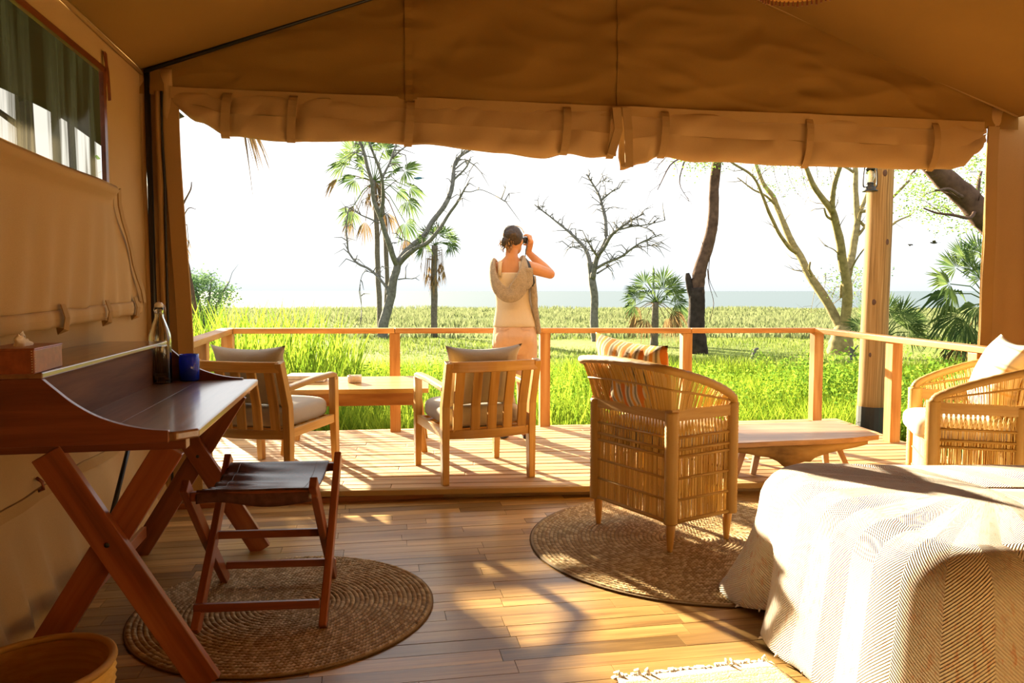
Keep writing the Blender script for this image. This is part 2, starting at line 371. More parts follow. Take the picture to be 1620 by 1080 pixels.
# ================================================================ deck
LIP0, LIP1 = V((-2.75, 4.316, 0)), V((3.06, 4.744, 0))
FR0, FR1 = V((-2.45, 6.20, 0)), V((2.93, 6.97, 0))
b = MB(); q = [(-2.7, 4.36), (3.02, 4.80), (3.03, 6.5), (2.86, 6.90), (-2.42, 6.14)]
b.prism(q, -0.10, 0.04); deck = struct(b.build('deck', M['deck'])); deck['label'] = 'raised veranda deck of narrow pale boards'
NR = 21
def deck_pt(u, w):           # u across 0..1, w from lip to front
    a = LIP0.lerp(FR0, w); c = LIP1.lerp(FR1, w); return a.lerp(c, u)
for r in range(NR):
    cuts = [0.0, random.uniform(.15, .45), random.uniform(.55, .88), 1.0]
    w0, w1 = r / NR, (r + 1) / NR - 0.0052
    for k in range(3):
        u0, u1 = cuts[k], cuts[k + 1] - 0.0005
        if u1 - u0 < 0.04: continue
        b = MB(); zt = DZ + random.uniform(-0.002, 0.0015)
        p0 = (deck_pt(u0, w0) + deck_pt(u0, w1)) / 2; p1 = (deck_pt(u1, w0) + deck_pt(u1, w1)) / 2
        wd = (deck_pt((u0 + u1) / 2, w1) - deck_pt((u0 + u1) / 2, w0)).length
        b.beam(p0 + EZ * (zt - 0.016), p1 + EZ * (zt - 0.016), wd * 0.975, 0.032)
        b.build('deck_board', M['deck'], deck, bevel=0.003)
b = MB(); b.beam(LIP0 + V((0, -0.02, DZ - 0.018)), LIP1 + V((0, -0.02, DZ - 0.018)), 0.05, 0.034)
o = struct(b.build('trim_1', M['strap'], bevel=0.006)); o['label'] = 'tan canvas covered lip along the deck edge'
b = MB(); b.beam(TW(-0.05, 0.01, 0.014), TW(4.9, 0.01, 0.014), 0.075, 0.032)
o = struct(b.build('trim_2', M['trim'], bevel=0.004)); o['label'] = 'reddish wooden threshold strip on the floor below the deck'
b = MB(); b.beam(FR0 + V((0, 0.0, -0.06)), FR1 + V((0, 0.0, -0.06)), 0.04, 0.2); b.beam(LIP0 + V((0.05, 0, -0.06)), FR0 + V((0.05, 0, -0.06)), 0.04, 0.2); b.beam(LIP1 + V((-0.05, 0, -0.06)), V((2.98, 6.6, -0.06)), 0.04, 0.2)
struct(b.build('trim_3', M['rail']))
b = MB()
for x, y in ((-2.2, 4.6), (-2.2, 6.05), (-0.4, 6.3), (1.3, 6.5), (2.75, 6.7), (2.9, 4.9), (0.3, 4.7)):
    b.beam((x, y, GZ - 0.2), (x, y, -0.1), 0.12, 0.12)
b.build('deck_pier', M['rail'], deck, kind='stuff')

# railing
PL0 = V((-2.07, 5.164, 0)); PLC = V((-2.235, 6.10, 0)); PR1 = V((2.686, 6.838, 0)); PR2 = V((2.889, 5.861, 0))
P1 = V((-0.953, 6.308, 0)); P2 = V((0.274, 6.547, 0)); P3 = V((1.50, 6.69, 0))
rail = thing('deck_railing', 'square-post orange wood railing with flat top rails round the deck', 'railing', (0, 0, 0))
def post(p, zt, ang, w=0.085):
    b = MB(); d = V((math.cos(ang), math.sin(ang), 0))
    b.beam(p + EZ * (DZ - 0.0), p + EZ * zt, w, w, up=d); b.build('post', M['rail'], rail, bevel=0.003)
AR = math.radians(8.3)
ZL = 0.865
for p, z in ((V((-1.93, 4.50, 0)), .875), (PL0, .875), (PLC, .885), (P1, .877), (P2, .868), (P3, .858), (PR1, .853), (PR2, .833), (V((3.02, 5.02, 0)), .82)):
    post(p, z, AR if p is not PR2 else math.radians(11))
def toprail(p0, p1, w=0.10, h=0.042):
    b = MB(); b.beam(p0, p1, w, h); b.build('top_rail', M['rail'], rail, bevel=0.004)
dd = (P2 - P1).normalized() * 0.05
toprail(V((-1.91, 4.40, .896)), V((-2.255, 6.16, .906)))
toprail(V((-2.19, 6.117, .906)), V((-0.955, 6.308, .898)), 0.095)
toprail(V((-0.953, 6.308, .898)), V((0.25, 6.543, .889)))
toprail(V((0.252, 6.543, .888)), V((1.53, 6.695, .879)))
toprail(V((1.532, 6.695, .879)), V((2.72, 6.845, .874)), 0.095)
toprail(V((2.675, 6.90, .8745)), V((3.05, 4.90, .842)), 0.095)

# ================================================================ tent canvas
def wall_d(s, z):
    d = 0.016 * fbm((s, z, 0), 1.1) + 0.006 * fbm((s, z, 3), 3.3)
    f = smooth01((1.35 - z) / 0.7)
    d += f * 0.010 * math.sin(s * 17 + 2 * fbm((s, z, 0), 0.8)) * (0.5 + 0.5 * fbm((s, 0, 7), 1.3))
    if z < 0.46:
        k = (0.46 - z) / 0.46
        d += 0.11 * k ** 1.3 + 0.034 * k * math.sin(s * 26 + 3 * fbm((s, 0, 0), 1.0)) + 0.05 * k * k * fbm((s, 0, 2), 2.0)
    return d
def lw(s, z, off=0): return TW(wall_d(s, z) + off, s, z)
WS0, WS1, WZ0, WZ1 = 0.64, 2.75, 1.672, 2.242
b = MB()
b.grid(100, 40, lambda u, w: lw(lerp(-0.09, TDEP, u), -0.03 + w * 1.702)); b.grid(14, 14, lambda u, w: lw(lerp(-0.09, WS0, u), lerp(WZ0, WZ1, w)))
b.grid(40, 14, lambda u, w: lw(lerp(WS1, TDEP, u), lerp(WZ0, WZ1, w))); b.grid(100, 6, lambda u, w: lw(lerp(-0.09, TDEP, u), lerp(WZ1, 2.41, w)))
wl = struct(b.build('wall_left', M['canvas'], smooth=True, weld=True)); wl['label'] = 'tan canvas side wall of the tent with a window and gathered skirt'
# skirt seam, piping and toggles
b = MB()
b.sweep([lw(s * 0.05, 0.462, 0.006) for s in range(0, 90)], [(-.005, -.022), (.005, -.022), (.005, .022), (-.005, .022)])
b.build('skirt_seam', M['canvas_dk'], wl)
for s, z in ((1.475, 0.50), (0.75, 0.515), (0.2, 0.51), (2.2, 0.50)):
    b = MB(); c = lw(s, z, 0.006)
    b.tube([c + V((0, 0, 0.028)), c + V((0.022, 0, 0.012)), c + V((0.026, -0.004, -0.012)), c + V((0.004, 0, -0.022))], 0.0065, 6)
    b.build('leather_toggle', M['box_leather'], wl, smooth=True)
# ties near the eave
b = MB()
for s, ds in ((0.62, 0.06), (0.60, -0.05)):
    b.bar([lw(s, 2.33, 0.012), lw(s - ds * 0.3, 2.24, 0.02), lw(s - ds, 2.12, 0.014)], 0.022, 0.004, up=(1, 0, 0))
b.build('tie', M['mahog'], wl)
b = MB(); b.tube([TW(0.015, -0.02, 2.395), TW(0.015, TDEP, 2.395)], 0.012, 6); b.build('eave_piping', M['canvas_dk'], wl, smooth=True)
# black corner pole, rolled zip edges
b = MB(); b.tube([TW(0.045, 0.02, 0.0), TW(0.04, 0.01, 2.40)], 0.016, 8); b.build('tent_pole', M['black'], wl, smooth=True)
b = MB(); pts = [TW(0.095 + 0.012 * fbm((0, 0, z * .1), 2.6), 0.015 + .008 * fbm((3, 0, z * .1), 3), z * 0.1) for z in range(0, 24)]
b.tube(pts, [0.017 + 0.004 * fbm((z * .3, 0, 5), 1.7) for z in range(24)], 8); b.build('zip_roll', M['canvas_dk'], wl, smooth=True)
b = MB(); b.tube([p + EX * 0.022 - EY * 0.012 for p in pts], [0.006 + 0.003 * abs(fbm((z, 1, 5), .7)) for z in range(24)], 6); b.build('zip_tape', M['black'], wl, smooth=True)

# window
pm, nt, out = newmat('window_film'); v = coords(nt, 'obj', (9, 9, 0.7)); n = noise_tex(nt, v, 1.0, 3)
tr = N(nt, 'ShaderNodeBsdfTransparent'); tr.inputs[0].default_value = (0.74, 0.70, 0.60, 1); gl = N(nt, 'ShaderNodeBsdfGlossy'); gl.inputs['Roughness'].default_value = 0.12; gl.inputs[0].default_value = (0.6, 0.55, 0.45, 1)
tl = N(nt, 'ShaderNodeBsdfTranslucent'); tl.inputs[0].default_value = (0.10, 0.085, 0.055, 1)
m1 = N(nt, 'ShaderNodeMixShader'); lk(nt, ramp(nt, n, [(0.44, (0.04,) * 3), (0.58, (0.8,) * 3)]), m1.inputs[0]); lk(nt, tr.outputs[0], m1.inputs[1]); lk(nt, tl.outputs[0], m1.inputs[2])
m2 = N(nt, 'ShaderNodeMixShader'); m2.inputs[0].default_value = 0.06; lk(nt, m1.outputs[0], m2.inputs[1]); lk(nt, gl.outputs[0], m2.inputs[2]); lk(nt, m2.outputs[0], out.inputs[0])
b = MB()
loop = [(WS0, WZ0 - .01), (WS1, WZ0 - .01), (WS1, WZ1), (WS0, WZ1)]
b.bar([TW(0.012, s, z) for s, z in loop], 0.03, 0.02, up=(1, 0.1, 0), closed=True)
w1 = struct(b.build('window_1', M['mahog'])); w1['label'] = 'clear film window in the left canvas wall'
b = MB(); b.grid(30, 10, lambda u, w: TW(-0.012 + 0.010 * math.sin(u * 19) * fbm((u * 5, w, 0), 1), lerp(WS0 - .02, WS1 + .02, u), lerp(WZ0 - .03, WZ1 + .03, w)))
b.build('pane', pm, w1, smooth=True)
# hanging window flap
def flap(u, w):
    z = lerp(1.695, 1.16, w)
    sL = WS0 + 0.0 - 0.36 * smooth01(max(0, (w - 0.03)) ** 0.8)
    s = lerp(sL, 2.85, u); zz = z - 0.05 * w * u - 0.028 * math.sin(min(1, u * 1.15) * math.pi) * (1 - w)
    bul = 0.055 * math.exp(-((w - 0.03) / 0.06) ** 2) * smooth01(u * 9 + .3)
    off = 0.035 + bul + 0.055 * (1 - w) * smooth01(u * 3)
    x = u - (0.02 + 0.22 * w)               # diagonal crease
    off += 0.022 * smooth01(x * 7 + .5) * (1 - 0.6 * w) + 0.012 * fbm((s, z, 9), 2.2) + 0.010 * w * math.sin(s * 30 + 2 * fbm((s, z, 0), 2))
    return TW(off, s, zz)
b = MB(); b.grid(60, 30, flap)
fl = b.build('window_flap', M['canvas'], smooth=True, solid=0.004); tag(fl, 'tan canvas flap hanging loose below the left tent window', 'flap')
def hem(u, k):
    c = flap(u, 1.0); a = k * 2 * math.pi
    r = 0.020 + 0.005 * fbm((u * 14, 0, 3), 1)
    return c + EX * (r * math.cos(a) * 0.55 + .004) + EZ * (r * 1.7 * math.sin(a) - 0.025)
b = MB(); b.grid(60, 10, hem); b.build('hem_roll', M['canvas'], fl, smooth=True)
for u in (0.03, 0.225, 0.42, 0.66):
    b = MB(); c = flap(u, 1.0)
    b.bar([c + EX * 0.02 + EZ * 0.03, c + EX * 0.034 - EZ * 0.02, c + EX * 0.028 - EZ * 0.066, c - EX * 0.004 - EZ * 0.072], 0.03, 0.004, up=(1, 0, 0.2)); b.build('strap_loop', M['strap'], fl)
b = MB(); b.bar([flap(0, w * .125) + EX * 0.022 - EY * (-0.012) * 0 + V((0, 0.012 * math.sin(w * 1.1), 0)) for w in range(9)], 0.03, 0.006, up=(1, 0, 0)); b.build('edge_binding', M['strap'], fl)

# front wall: gable header
def head(u, w, off=0):
    t = u * TWID; zt = roof_z(t) + 0.01; z = lerp(2.285, zt, w)
    d = 0.03 * fbm((t, z, 1), 0.9) + 0.038 * fbm((t * 0.9 + z * 1.1, z * 2.6 - t * 1.5, 0), 1.25) * (1 - abs(2 * w - 1) * .5)
    rg = fbm((t * 0.75 + z * 1.5, z * 3.0 - t * 0.8, 4), 1.3); d += 0.013 * max(0, 1 - 3.2 * abs(rg)) ** 1.5 * (0.4 + abs(fbm((t, z, 8), 1.1)))
    rg = fbm((t * 0.9 - z * 1.3, z * 2.6 + t * 0.7, 2), 1.6); d += 0.008 * max(0, 1 - 3.5 * abs(rg)) ** 1.5
    d *= 1 - smooth01((w - .8) * 5) * .8
    for ts in (0.78, 1.45, 2.38, 2.70, 3.05, 3.95, 4.75):
        d += 0.016 * math.exp(-((t - ts) / 0.10) ** 2) * fbm((ts, z * 9, 0), 1.6)
    return TW(t, d * 1.0 + off, z)
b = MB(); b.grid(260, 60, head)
wf = struct(b.build('wall_front', M['canvas_top_shaded'], smooth=True)); wf['label'] = 'tan canvas gable above the tent opening'
def strip(name, pts, w, h, mat, up):
    b = MB(); b.bar(pts, w, h, up=up); return b.build(name, mat, wf, smooth=False)
strip('hem_band', [head(t / TWID, 0.0, 0.008) + EZ * 0.012 for t in [0.16 + 0.09 * i for i in range(57)]], 0.006, 0.062, M['canvas_dk'], (0, 0, 1))
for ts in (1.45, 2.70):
    strip('seam', [head(ts / TWID, k / 24, 0.006) for k in range(25)], 0.045 if ts == 1.45 else 0.016, 0.003, M['canvas_top_shaded'], (0.17, -0.98, 0))
def panel(u, w, t0, t1):
    z = w * 2.42; t = lerp(t0(z), t1(z), u)
    d = 0.03 * fbm((t * 2.5, z * .8, 4), 1.3) + 0.012 * math.sin(u * 9 + 1.5 * fbm((0, z, 1), 1.2)) 
    return TW(t, d, z)
b = MB(); b.grid(14, 40, lambda u, w: panel(u, w, lambda z: -0.04, lambda z: 0.17 + 0.045 * smooth01((2.2 - z) / 1.4) + 0.03 * smooth01((1 - z))))
b.build('side_panel', M['canvas'], wf, smooth=True, solid=0.004)
b = MB(); tl0 = lambda z: 0.17 + 0.045 * smooth01((2.2 - z) / 1.4) + 0.03 * smooth01((1 - z))
b.bar([TW(tl0(z * .1) - 0.012, 0.012 + .008 * fbm((0, z * .1, 0), 2), z * .1) for z in range(0, 24)], 0.085, 0.014, up=(0.17, -0.98, 0)); b.build('side_band', M['canvas_dk'], wf, bevel=0.004)
b = MB(); tr0 = lambda z: 5.235 + 0.012 * fbm((z, 0, 0), 2.2)
b.grid(16, 40, lambda u, w: panel(u, w, tr0, lambda z: 5.62)); b.build('side_panel', M['canvas'], wf, smooth=True, solid=0.004)
b = MB(); b.bar([TW(tr0(z * .1) + 0.035, 0.014, z * .1) for z in range(0, 24)], 0.085, 0.014, up=(0.17, -0.98, 0)); b.build('side_band', M['canvas_dk'], wf, bevel=0.004)

# rolled-up door flaps under the gable
def roll(name, label, t0, t1, zb, straps, n=90, seed=0):
    """zb(t): lowest line of the rolled canvas"""
    b = MB()
    def fn(u, k):
        t = lerp(t0, t1, u); top = 2.305; bot = zb(t); a = k * 2 * math.pi
        e = min(1.0, 0.35 + min(u, 1 - u) * 26)
        hz = (top - bot) / 2; cz = (top + bot) / 2
        pin = sum(math.exp(-((t - s) / 0.05) ** 2) for s in straps)
        th = (0.055 * (0.75 + 0.45 * fbm((t, 0, seed), 1.1)) * (1 - 0.35 * pin)) * e
        y = th * math.cos(a) * (1 + 0.4 * math.sin(-a)); z = cz + hz * math.sin(a)
        lowness = smooth01((top - z) / (top - bot))
        rg = fbm((t * 2.0 + z * 3, z * 5 - t * 1.8, seed + 6), 1.5); y -= 0.012 * max(0, 1 - 3.5 * abs(rg)) * (1 if -0.3 < math.cos(a) else 1)
        y += 0.018 * fbm((t * 2.4 + z * 3.5, z * 7 - t * 1.6, seed), 1.6) * (0.4 + lowness) - 0.012 * lowness * pin * 2
        z += 0.010 * fbm((t * 3, a * .5, seed + 3), 1.5) * lowness
        return TW(t, y + 0.005, z)
    b.grid(n, 22, fn)
    o = b.build(name, M['canvas'], smooth=True); tag(o, label, 'awning')
    for s in straps:
        sb = MB(); cz = (2.30 + zb(s)) / 2; h = (2.31 - zb(s)) / 2
        pts = [TW(s + 0.010 * math.sin(a), (0.050 + .012) * math.cos(a), cz + (h + 0.006) * math.sin(a)) for a in [math.pi * (0.5 - i / 12) for i in range(13)]]
        sb.bar(pts, 0.004, 0.046, up=tuple(EX)); sb.build('strap', M['strap'], o)
    return o, fn
def zl(t):
    k = [(0.16, 2.23), (0.30, 2.15), (0.45, 2.075), (0.75, 2.063), (1.1, 2.067), (1.45, 2.062), (2.0, 2.03), (2.25, 2.01), (2.4, 2.045), (2.55, 2.02), (2.69, 2.03)]
    for (a, x), (c, y) in zip(k, k[1:]):
        if t <= c: return lerp(x, y, smooth01((t - a) / (c - a)))
    return k[-1][1]
def zr(t):
    k = [(2.715, 1.945), (2.85, 1.985), (2.98, 2.04), (3.2, 2.012), (3.9, 2.005), (4.4, 2.005), (4.75, 2.01), (4.95, 2.012), (5.06, 2.035), (5.15, 2.12), (5.22, 2.20)]
    for (a, x), (c, y) in zip(k, k[1:]):
        if t <= c: return lerp(x, y, smooth01((t - a) / (c - a)))
    return k[-1][1]
ra, rfa = roll('rolled_awning', 'rolled tan canvas door flap strapped under the gable, longer sagging half by the left pole', 0.165, 2.69, zl, [0.45, 0.80, 1.45, 2.37, 2.655], 110, 0)
rb, rfb = roll('rolled_awning', 'rolled tan canvas door flap strapped under the gable, half with a dangling corner', 2.712, 5.225, zr, [2.98, 3.93, 4.82], 110, 11)
for o, t in ((ra, 2.672), (rb, 2.735)):
    b = MB(); b.bar([TW(t, 0.055, 2.31), TW(t + (0.01 if t > 2.7 else 0.012), 0.066, 2.18), TW(t + (0.02 if t > 2.7 else -0.03), 0.058, 2.03 if t < 2.7 else 1.96)], 0.05, 0.006, up=(0.17, -0.98, 0)); b.build('edge_binding', M['strap'], o)

# roof, right and back walls
def slope(side):
    def fn(u, w):
        s = lerp(-0.02, TDEP, u); t = lerp(0.0, RIDT, w) if side < 0 else lerp(TWID, RIDT, w)
        d = 0.012 * fbm((s, t, side), 0.7) - 0.02 * math.sin(w * math.pi)
        return TW(t, s, roof_z(t) + d)
    return fn
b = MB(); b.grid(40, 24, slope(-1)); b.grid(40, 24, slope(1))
ce = struct(b.build('ceiling', M['canvas_top_shaded'], smooth=True)); ce['label'] = 'sloping tan canvas roof of the tent'
b = MB(); b.tube([TW(t, 0.022, roof_z(t) - 0.020) for t in (0.03, 0.7, 1.4, 2.0, 2.54)], 0.011, 8); b.build('roof_pole', M['black'], ce, smooth=True)
b = MB(); b.tube([TW(t, 0.02, roof_z(t) - 0.008) for t in (5.44, 4.6, 3.8, 3.2, 2.54)], 0.008, 6); b.build('roof_piping', M['canvas_dk'], ce, smooth=True)
b = MB(); b.tube([TW(t, 0.7, roof_z(t) - 0.02) for t in (0.02, 0.8, 1.6)], 0.004, 6); b.build('roof_seam', M['canvas_dk'], ce, smooth=True) if False else None
b = MB(); b.grid(60, 30, lambda u, w: TW(TWID + 0.12 - wall_d(u * TDEP + 9, w * 2.39), u * TDEP, w * 2.39)); wr = struct(b.build('wall_right', M['canvas'], smooth=True)); wr['label'] = 'tan canvas side wall of the tent beyond the bed'
b = MB(); b.grid(30, 30, lambda u, w: TW(u * (TWID + .1), TDEP - 0.01 + 0.02 * fbm((u * 4, w * 3, 0), 1), w * roof_z(min(u * (TWID + .1), TWID)))); wb = struct(b.build('wall_back', M['canvas'], smooth=True)); wb['label'] = 'tan canvas rear wall of the tent'
# outer fly sheet over the tent roof and down beside the left wall
b = MB()
def fly(u, w):
    s = lerp(-2.6, TDEP + 0.3, u); t = lerp(-1.0, lerp(-0.35, 0.6, smooth01((s + 0.4) / 0.3)), w); return TW(t, s, 2.43 + (t + 1.0) * 0.45 + 0.02 * fbm((s, t, 0), 1.0) + 0.05 * (1 - w) * math.sin(u * 11))
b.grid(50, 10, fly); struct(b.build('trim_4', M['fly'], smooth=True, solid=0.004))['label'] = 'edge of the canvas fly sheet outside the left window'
# ================================================================ soft shapes
def pillow_mb(w, h, t, seed=0, puff=0.55, ear=0.10, n=22, wr=0.006):
    """upright pillow in the xz plane, centre at the origin, thickness along y"""
    b = MB()
    def fn(side):
        def f(u, v):
            a, c = 2 * u - 1, 2 * v - 1
            k = max(0.0, (1 - abs(a) ** 2.6)) ** puff * max(0.0, (1 - abs(c) ** 2.6)) ** puff
            x = a * w / 2 * (1 - ear * (1 - c * c) * abs(a) ** 3); z = c * h / 2 * (1 - ear * (1 - a * a) * abs(c) ** 3)
            y = side * t / 2 * k + wr * fbm((a * 2, c * 2, seed), 1.6) + wr * 1.2 * k * fbm((a * 6, c * 2, seed), 1)
            return V((x, y, z))
        return f
    b.grid(n, n, fn(1)); b.grid(n, n, fn(-1), flip=True); return b
def cushion_mb(w, d, h, e=0.28, n=36, m=16, sag=0.0):
    b = MB(); vs = []
    sg = lambda x, p: math.copysign(abs(x) ** p, x)
    for i in range(m + 1):
        p = math.pi * (i / m - 0.5)
        for j in range(n):
            a = 2 * math.pi * j / n
            x = w / 2 * sg(math.cos(p), e) * sg(math.cos(a), e); y = d / 2 * sg(math.cos(p), e) * sg(math.sin(a), e); z = h / 2 * sg(math.sin(p), 0.62)
            if z > 0: z += 0.012 * (1 - (2 * x / w) ** 2) * (1 - (2 * y / d) ** 2) - sag * (1 - (2 * x / w) ** 2)
            vs.append((x, y, z + 0.003 * fbm((x, y, z), 6)))
    fs = [(i * n + j, i * n + (j + 1) % n, (i + 1) * n + (j + 1) % n, (i + 1) * n + j) for i in range(m) for j in range(n)]
    b.add(vs, fs); return b

# ================================================================ teak lounge chairs
def lounge_chair(x, y, rz, label, slabel, plabel, pill_dx=0.0, seed=1):
    t = thing('lounge_chair', label, 'chair', (x, y, DZ), rz, 'teak lounge chairs on the deck')
    hw, dp = 0.2775, 0.575
    for sx in (-1, 1):
        b = MB(); X = sx * hw
        b.bar([(X, 0, 0), (X, 0.004, 0.30), (X, -0.004, 0.47), (X, -0.085, 0.735)], 0.046, 0.056, up=(0, 1, 0), scale=[.86, 1, 1, .92]); b.build('leg', M['teak'], t, bevel=0.004)
        b = MB(); b.bar([(X, dp + 0.012, 0), (X, dp - 0.004, 0.315), (X, dp - 0.004, 0.585)], 0.046, 0.052, up=(0, 1, 0), scale=[.84, 1, 1]); b.build('leg', M['teak'], t, bevel=0.004)
        b = MB(); b.bar([(X, dp - 0.004, 0.56), (X, dp - 0.008, 0.592), (X, dp - 0.04, 0.602), (X, 0.30, 0.596), (X, -0.02, 0.572)], 0.048, 0.034, up=(0, 0, 1)); b.build('armrest', M['teak'], t, bevel=0.008)
        b = MB(); b.beam((X, 0.0, 0.305), (X, dp - 0.01, 0.312), 0.03, 0.055); b.build('side_rail', M['teak'], t, bevel=0.003)
    bow = lambda k, a: -a * (1 - (2 * k - 1) ** 2)
    b = MB(); b.bar([(lerp(-hw, hw, k / 10), -0.083 + bow(k / 10, 0.035), 0.705) for k in range(11)], 0.028, 0.062, up=(0, 0, 1)); b.build('top_rail', M['teak'], t, bevel=0.004)
    b = MB(); b.bar([(lerp(-hw, hw, k / 10), 0.005 + bow(k / 10, 0.05), 0.30) for k in range(11)], 0.028, 0.055, up=(0, 0, 1)); b.build('bottom_rail', M['teak'], t, bevel=0.004)
    b = MB(); b.beam((-hw, dp - 0.004, 0.30), (hw, dp - 0.004, 0.30), 0.026, 0.06); b.build('front_rail', M['teak'], t, bevel=0.003)
    for k in range(5):
        f = 0.13 + 0.185 * k; xb = lerp(-hw, hw, f); xt = lerp(-hw, hw, 0.5 + (f - 0.5) * 1.02)
        b = MB(); b.bar([(xb, 0.006 + bow(f, .05), 0.315), (xb, -0.012 + bow(f, .045), 0.47), (xt, -0.078 + bow(f, .035), 0.69)], 0.056, 0.018, up=(0, 1, 0.2)); b.build('slat', M['teak'], t, bevel=0.002)
    for k in range(4):
        b = MB(); b.beam((-hw + .01, 0.10 + .13 * k, 0.312), (hw - .01, 0.10 + .13 * k, 0.312), 0.06, 0.014); b.build('seat_slat', M['teak'], t)
    R = Matrix.Rotation(rz, 3, 'Z')
    o = cushion_mb(0.50, 0.55, 0.135).build('seat_cushion', M['grey'], smooth=True, sub=1); o.location = V((x, y, DZ)) + R @ V((0, 0.315, 0.388)); o.rotation_euler = (0, 0, rz)
    tag(o, slabel, 'cushion', 'grey seat cushions')
    o = pillow_mb(0.50, 0.40, 0.15, seed, ear=0.16).build('back_pillow', M['grey'], smooth=True, weld=True); o.location = V((x, y, DZ)) + R @ V((pill_dx, 0.063, 0.630)); o.rotation_euler = (math.radians(12), 0, rz + math.radians(2))
    tag(o, plabel, 'pillow', 'grey back pillows')
c2 = (V((-0.395, 4.53, 0)) + V((0.116, 4.745, 0))) / 2
lounge_chair(c2.x, c2.y, math.radians(22.8), 'slatted teak lounge chair on the deck in front of the standing woman', 'grey seat cushion on the lounge chair in front of the woman', 'grey pillow propped in the lounge chair in front of the woman', -0.02, 2)
lounge_chair(-1.585, 4.602, math.radians(-14.5), 'slatted teak lounge chair on the deck partly hidden behind the desk', 'grey seat cushion on the lounge chair behind the desk', 'grey pillow propped in the lounge chair behind the desk', 0.0, 5)

# ================================================================ coffee table on the deck
tz = 0.555
tb = thing('coffee_table', 'long wooden coffee table between the lounge chairs by the railing', 'table', (-1.13, 5.63, DZ), math.radians(6))
b = MB(); hz = tz - DZ
for k in range(4): b.box(-0.52, 0.52, -0.40 + .200 * k, -0.40 + .200 * k + .1985, hz - 0.032, hz)
b.build('table_top', M['teak'], tb, bevel=0.003)
b = MB(); b.beam((-0.48, -0.36, hz - 0.075), (0.46, -0.36, hz - 0.075), 0.025, 0.085); b.build('apron', M['rail'], tb, bevel=0.002)
b = MB(); b.beam((-0.48, 0.36, hz - 0.075), (0.46, 0.36, hz - 0.075), 0.025, 0.085); b.build('apron', M['rail'], tb, bevel=0.002)
for sx in (-1, 1):
    b = MB(); b.beam((sx * 0.46, -0.36, hz - 0.075), (sx * 0.46, 0.36, hz - 0.075), 0.025, 0.085); b.build('apron', M['rail'], tb, bevel=0.002)
    for sy in (-1, 1):
        b = MB(); b.bar([(sx * 0.42, sy * 0.32, hz - 0.03), (sx * 0.49, sy * 0.20 if sy < 0 else sy * .33, 0)], 0.06, 0.05, up=(0, 1, 0), scale=[1, .7]); b.build('leg', M['teak'], tb, bevel=0.003)
def box_book(name, c, w, d, h, rz, mat, label, grp):
    t = thing(name, label, 'book', c, rz, grp)
    b = MB(); b.box(-w / 2, w / 2, -d / 2, d / 2, 0, 0.003); b.box(-w / 2, w / 2, -d / 2, d / 2, h - 0.003, h); b.box(-w / 2, -w / 2 + .003, -d / 2, d / 2, 0.002, h - .002); b.build('cover', mat, t, bevel=0.001)
    b = MB(); b.box(-w / 2 + .004, w / 2 - .005, -d / 2 + .005, d / 2 - .005, 0.003, h - 0.003); b.build('pages', M['paper'], t)
c = G(484, 603, tz)
box_book('book', (c.x, c.y + 0.02, tz + .0005), 0.28, 0.20, 0.026, 0.10, M['book_brown'], 'brown book lying under the pale book on the coffee table', 'books on the coffee table')
box_book('book', (c.x + 0.01, c.y + 0.02, tz + .027), 0.29, 0.21, 0.022, 0.05, M['book_pale'], 'pale large book on top of the brown book on the coffee table', 'books on the coffee table')
c = G(561, 605, tz); a = thing('ashtray', 'small pale stone ashtray on the coffee table', 'ashtray', (c.x, c.y, tz))
b = MB(); b.lathe([(0.040, 0), (0.050, 0.004), (0.052, 0.046), (0.049, 0.052), (0.040, 0.05), (0.036, 0.02), (0.0, 0.018)], 28, cap1=False); b.build('bowl', M['stone'], a, smooth=True)
for k in range(3): b = MB(); q = 0.6 + k * 2.1; b.beam((0.036 * math.cos(q), 0.036 * math.sin(q), 0.0525), (0.053 * math.cos(q), 0.053 * math.sin(q), 0.0525), 0.012, 0.006); b.build('rest_notch', M['stone'], a)

# ================================================================ writing desk
NP, FP_ = G(307, 682, 0.80), G(409, 599, 0.80)
dv = (FP_ - NP); DL = dv.length; dang = math.atan2(dv.y, dv.x)
dk = thing('writing_desk', 'dark mahogany campaign desk on crossed legs against the left tent wall', 'desk', (NP.x, NP.y, 0), dang)
# local: x away along the desk, y towards the wall
DW = 0.72; TT = 0.80
b = MB(); b.prism([(0.05, -0.004), (DL - 0.02, 0), (DL, 0.02), (DL, DW), (0, DW), (0, 0.05)][0:6], TT - 0.028, TT); b.build('desk_top', M['desktop'], dk, bevel=0.006)
# two boards of the top: joint line
b = MB(); b.box(0.03, DL - 0.03, 0.262, 0.264, TT - 0.001, TT + 0.0004); b.build('board_joint', M['mahog'], dk)
SHZ = 0.968
prof = [(0.07, TT - 0.03), (0.07, TT + 0.006), (0.13, TT + 0.012), (0.20, TT + 0.028), (0.27, TT + 0.056), (0.33, TT + 0.095), (0.375, TT + 0.135), (0.41, SHZ), (DW, SHZ), (DW, TT - 0.03)]
def side_panel(x, mat):
    b = MB(); n = len(prof); h = 0.011
    pts = crom([(p[0], p[1], 0) for p in prof[1:8]], 4); pr = [(prof[0][0], prof[0][1])] + [(p.x, p.y) for p in pts] + prof[8:]
    vs = [(x - h, y, z) for y, z in pr] + [(x + h, y, z) for y, z in pr]; n = len(pr)
    fs = [tuple(range(n)), tuple(range(2 * n - 1, n - 1, -1))] + [(i, n + i, n + (i + 1) % n, (i + 1) % n) for i in range(n)]
    r = random.random() * 9; b.add(vs, fs, [(p[1] + r, p[0], p[2]) for p in vs]); return b
side_panel(0.0, 0).build('side_panel', M['mahog'], dk, bevel=0.002); side_panel(DL, 0).build('side_panel', M['mahog'], dk, bevel=0.002)
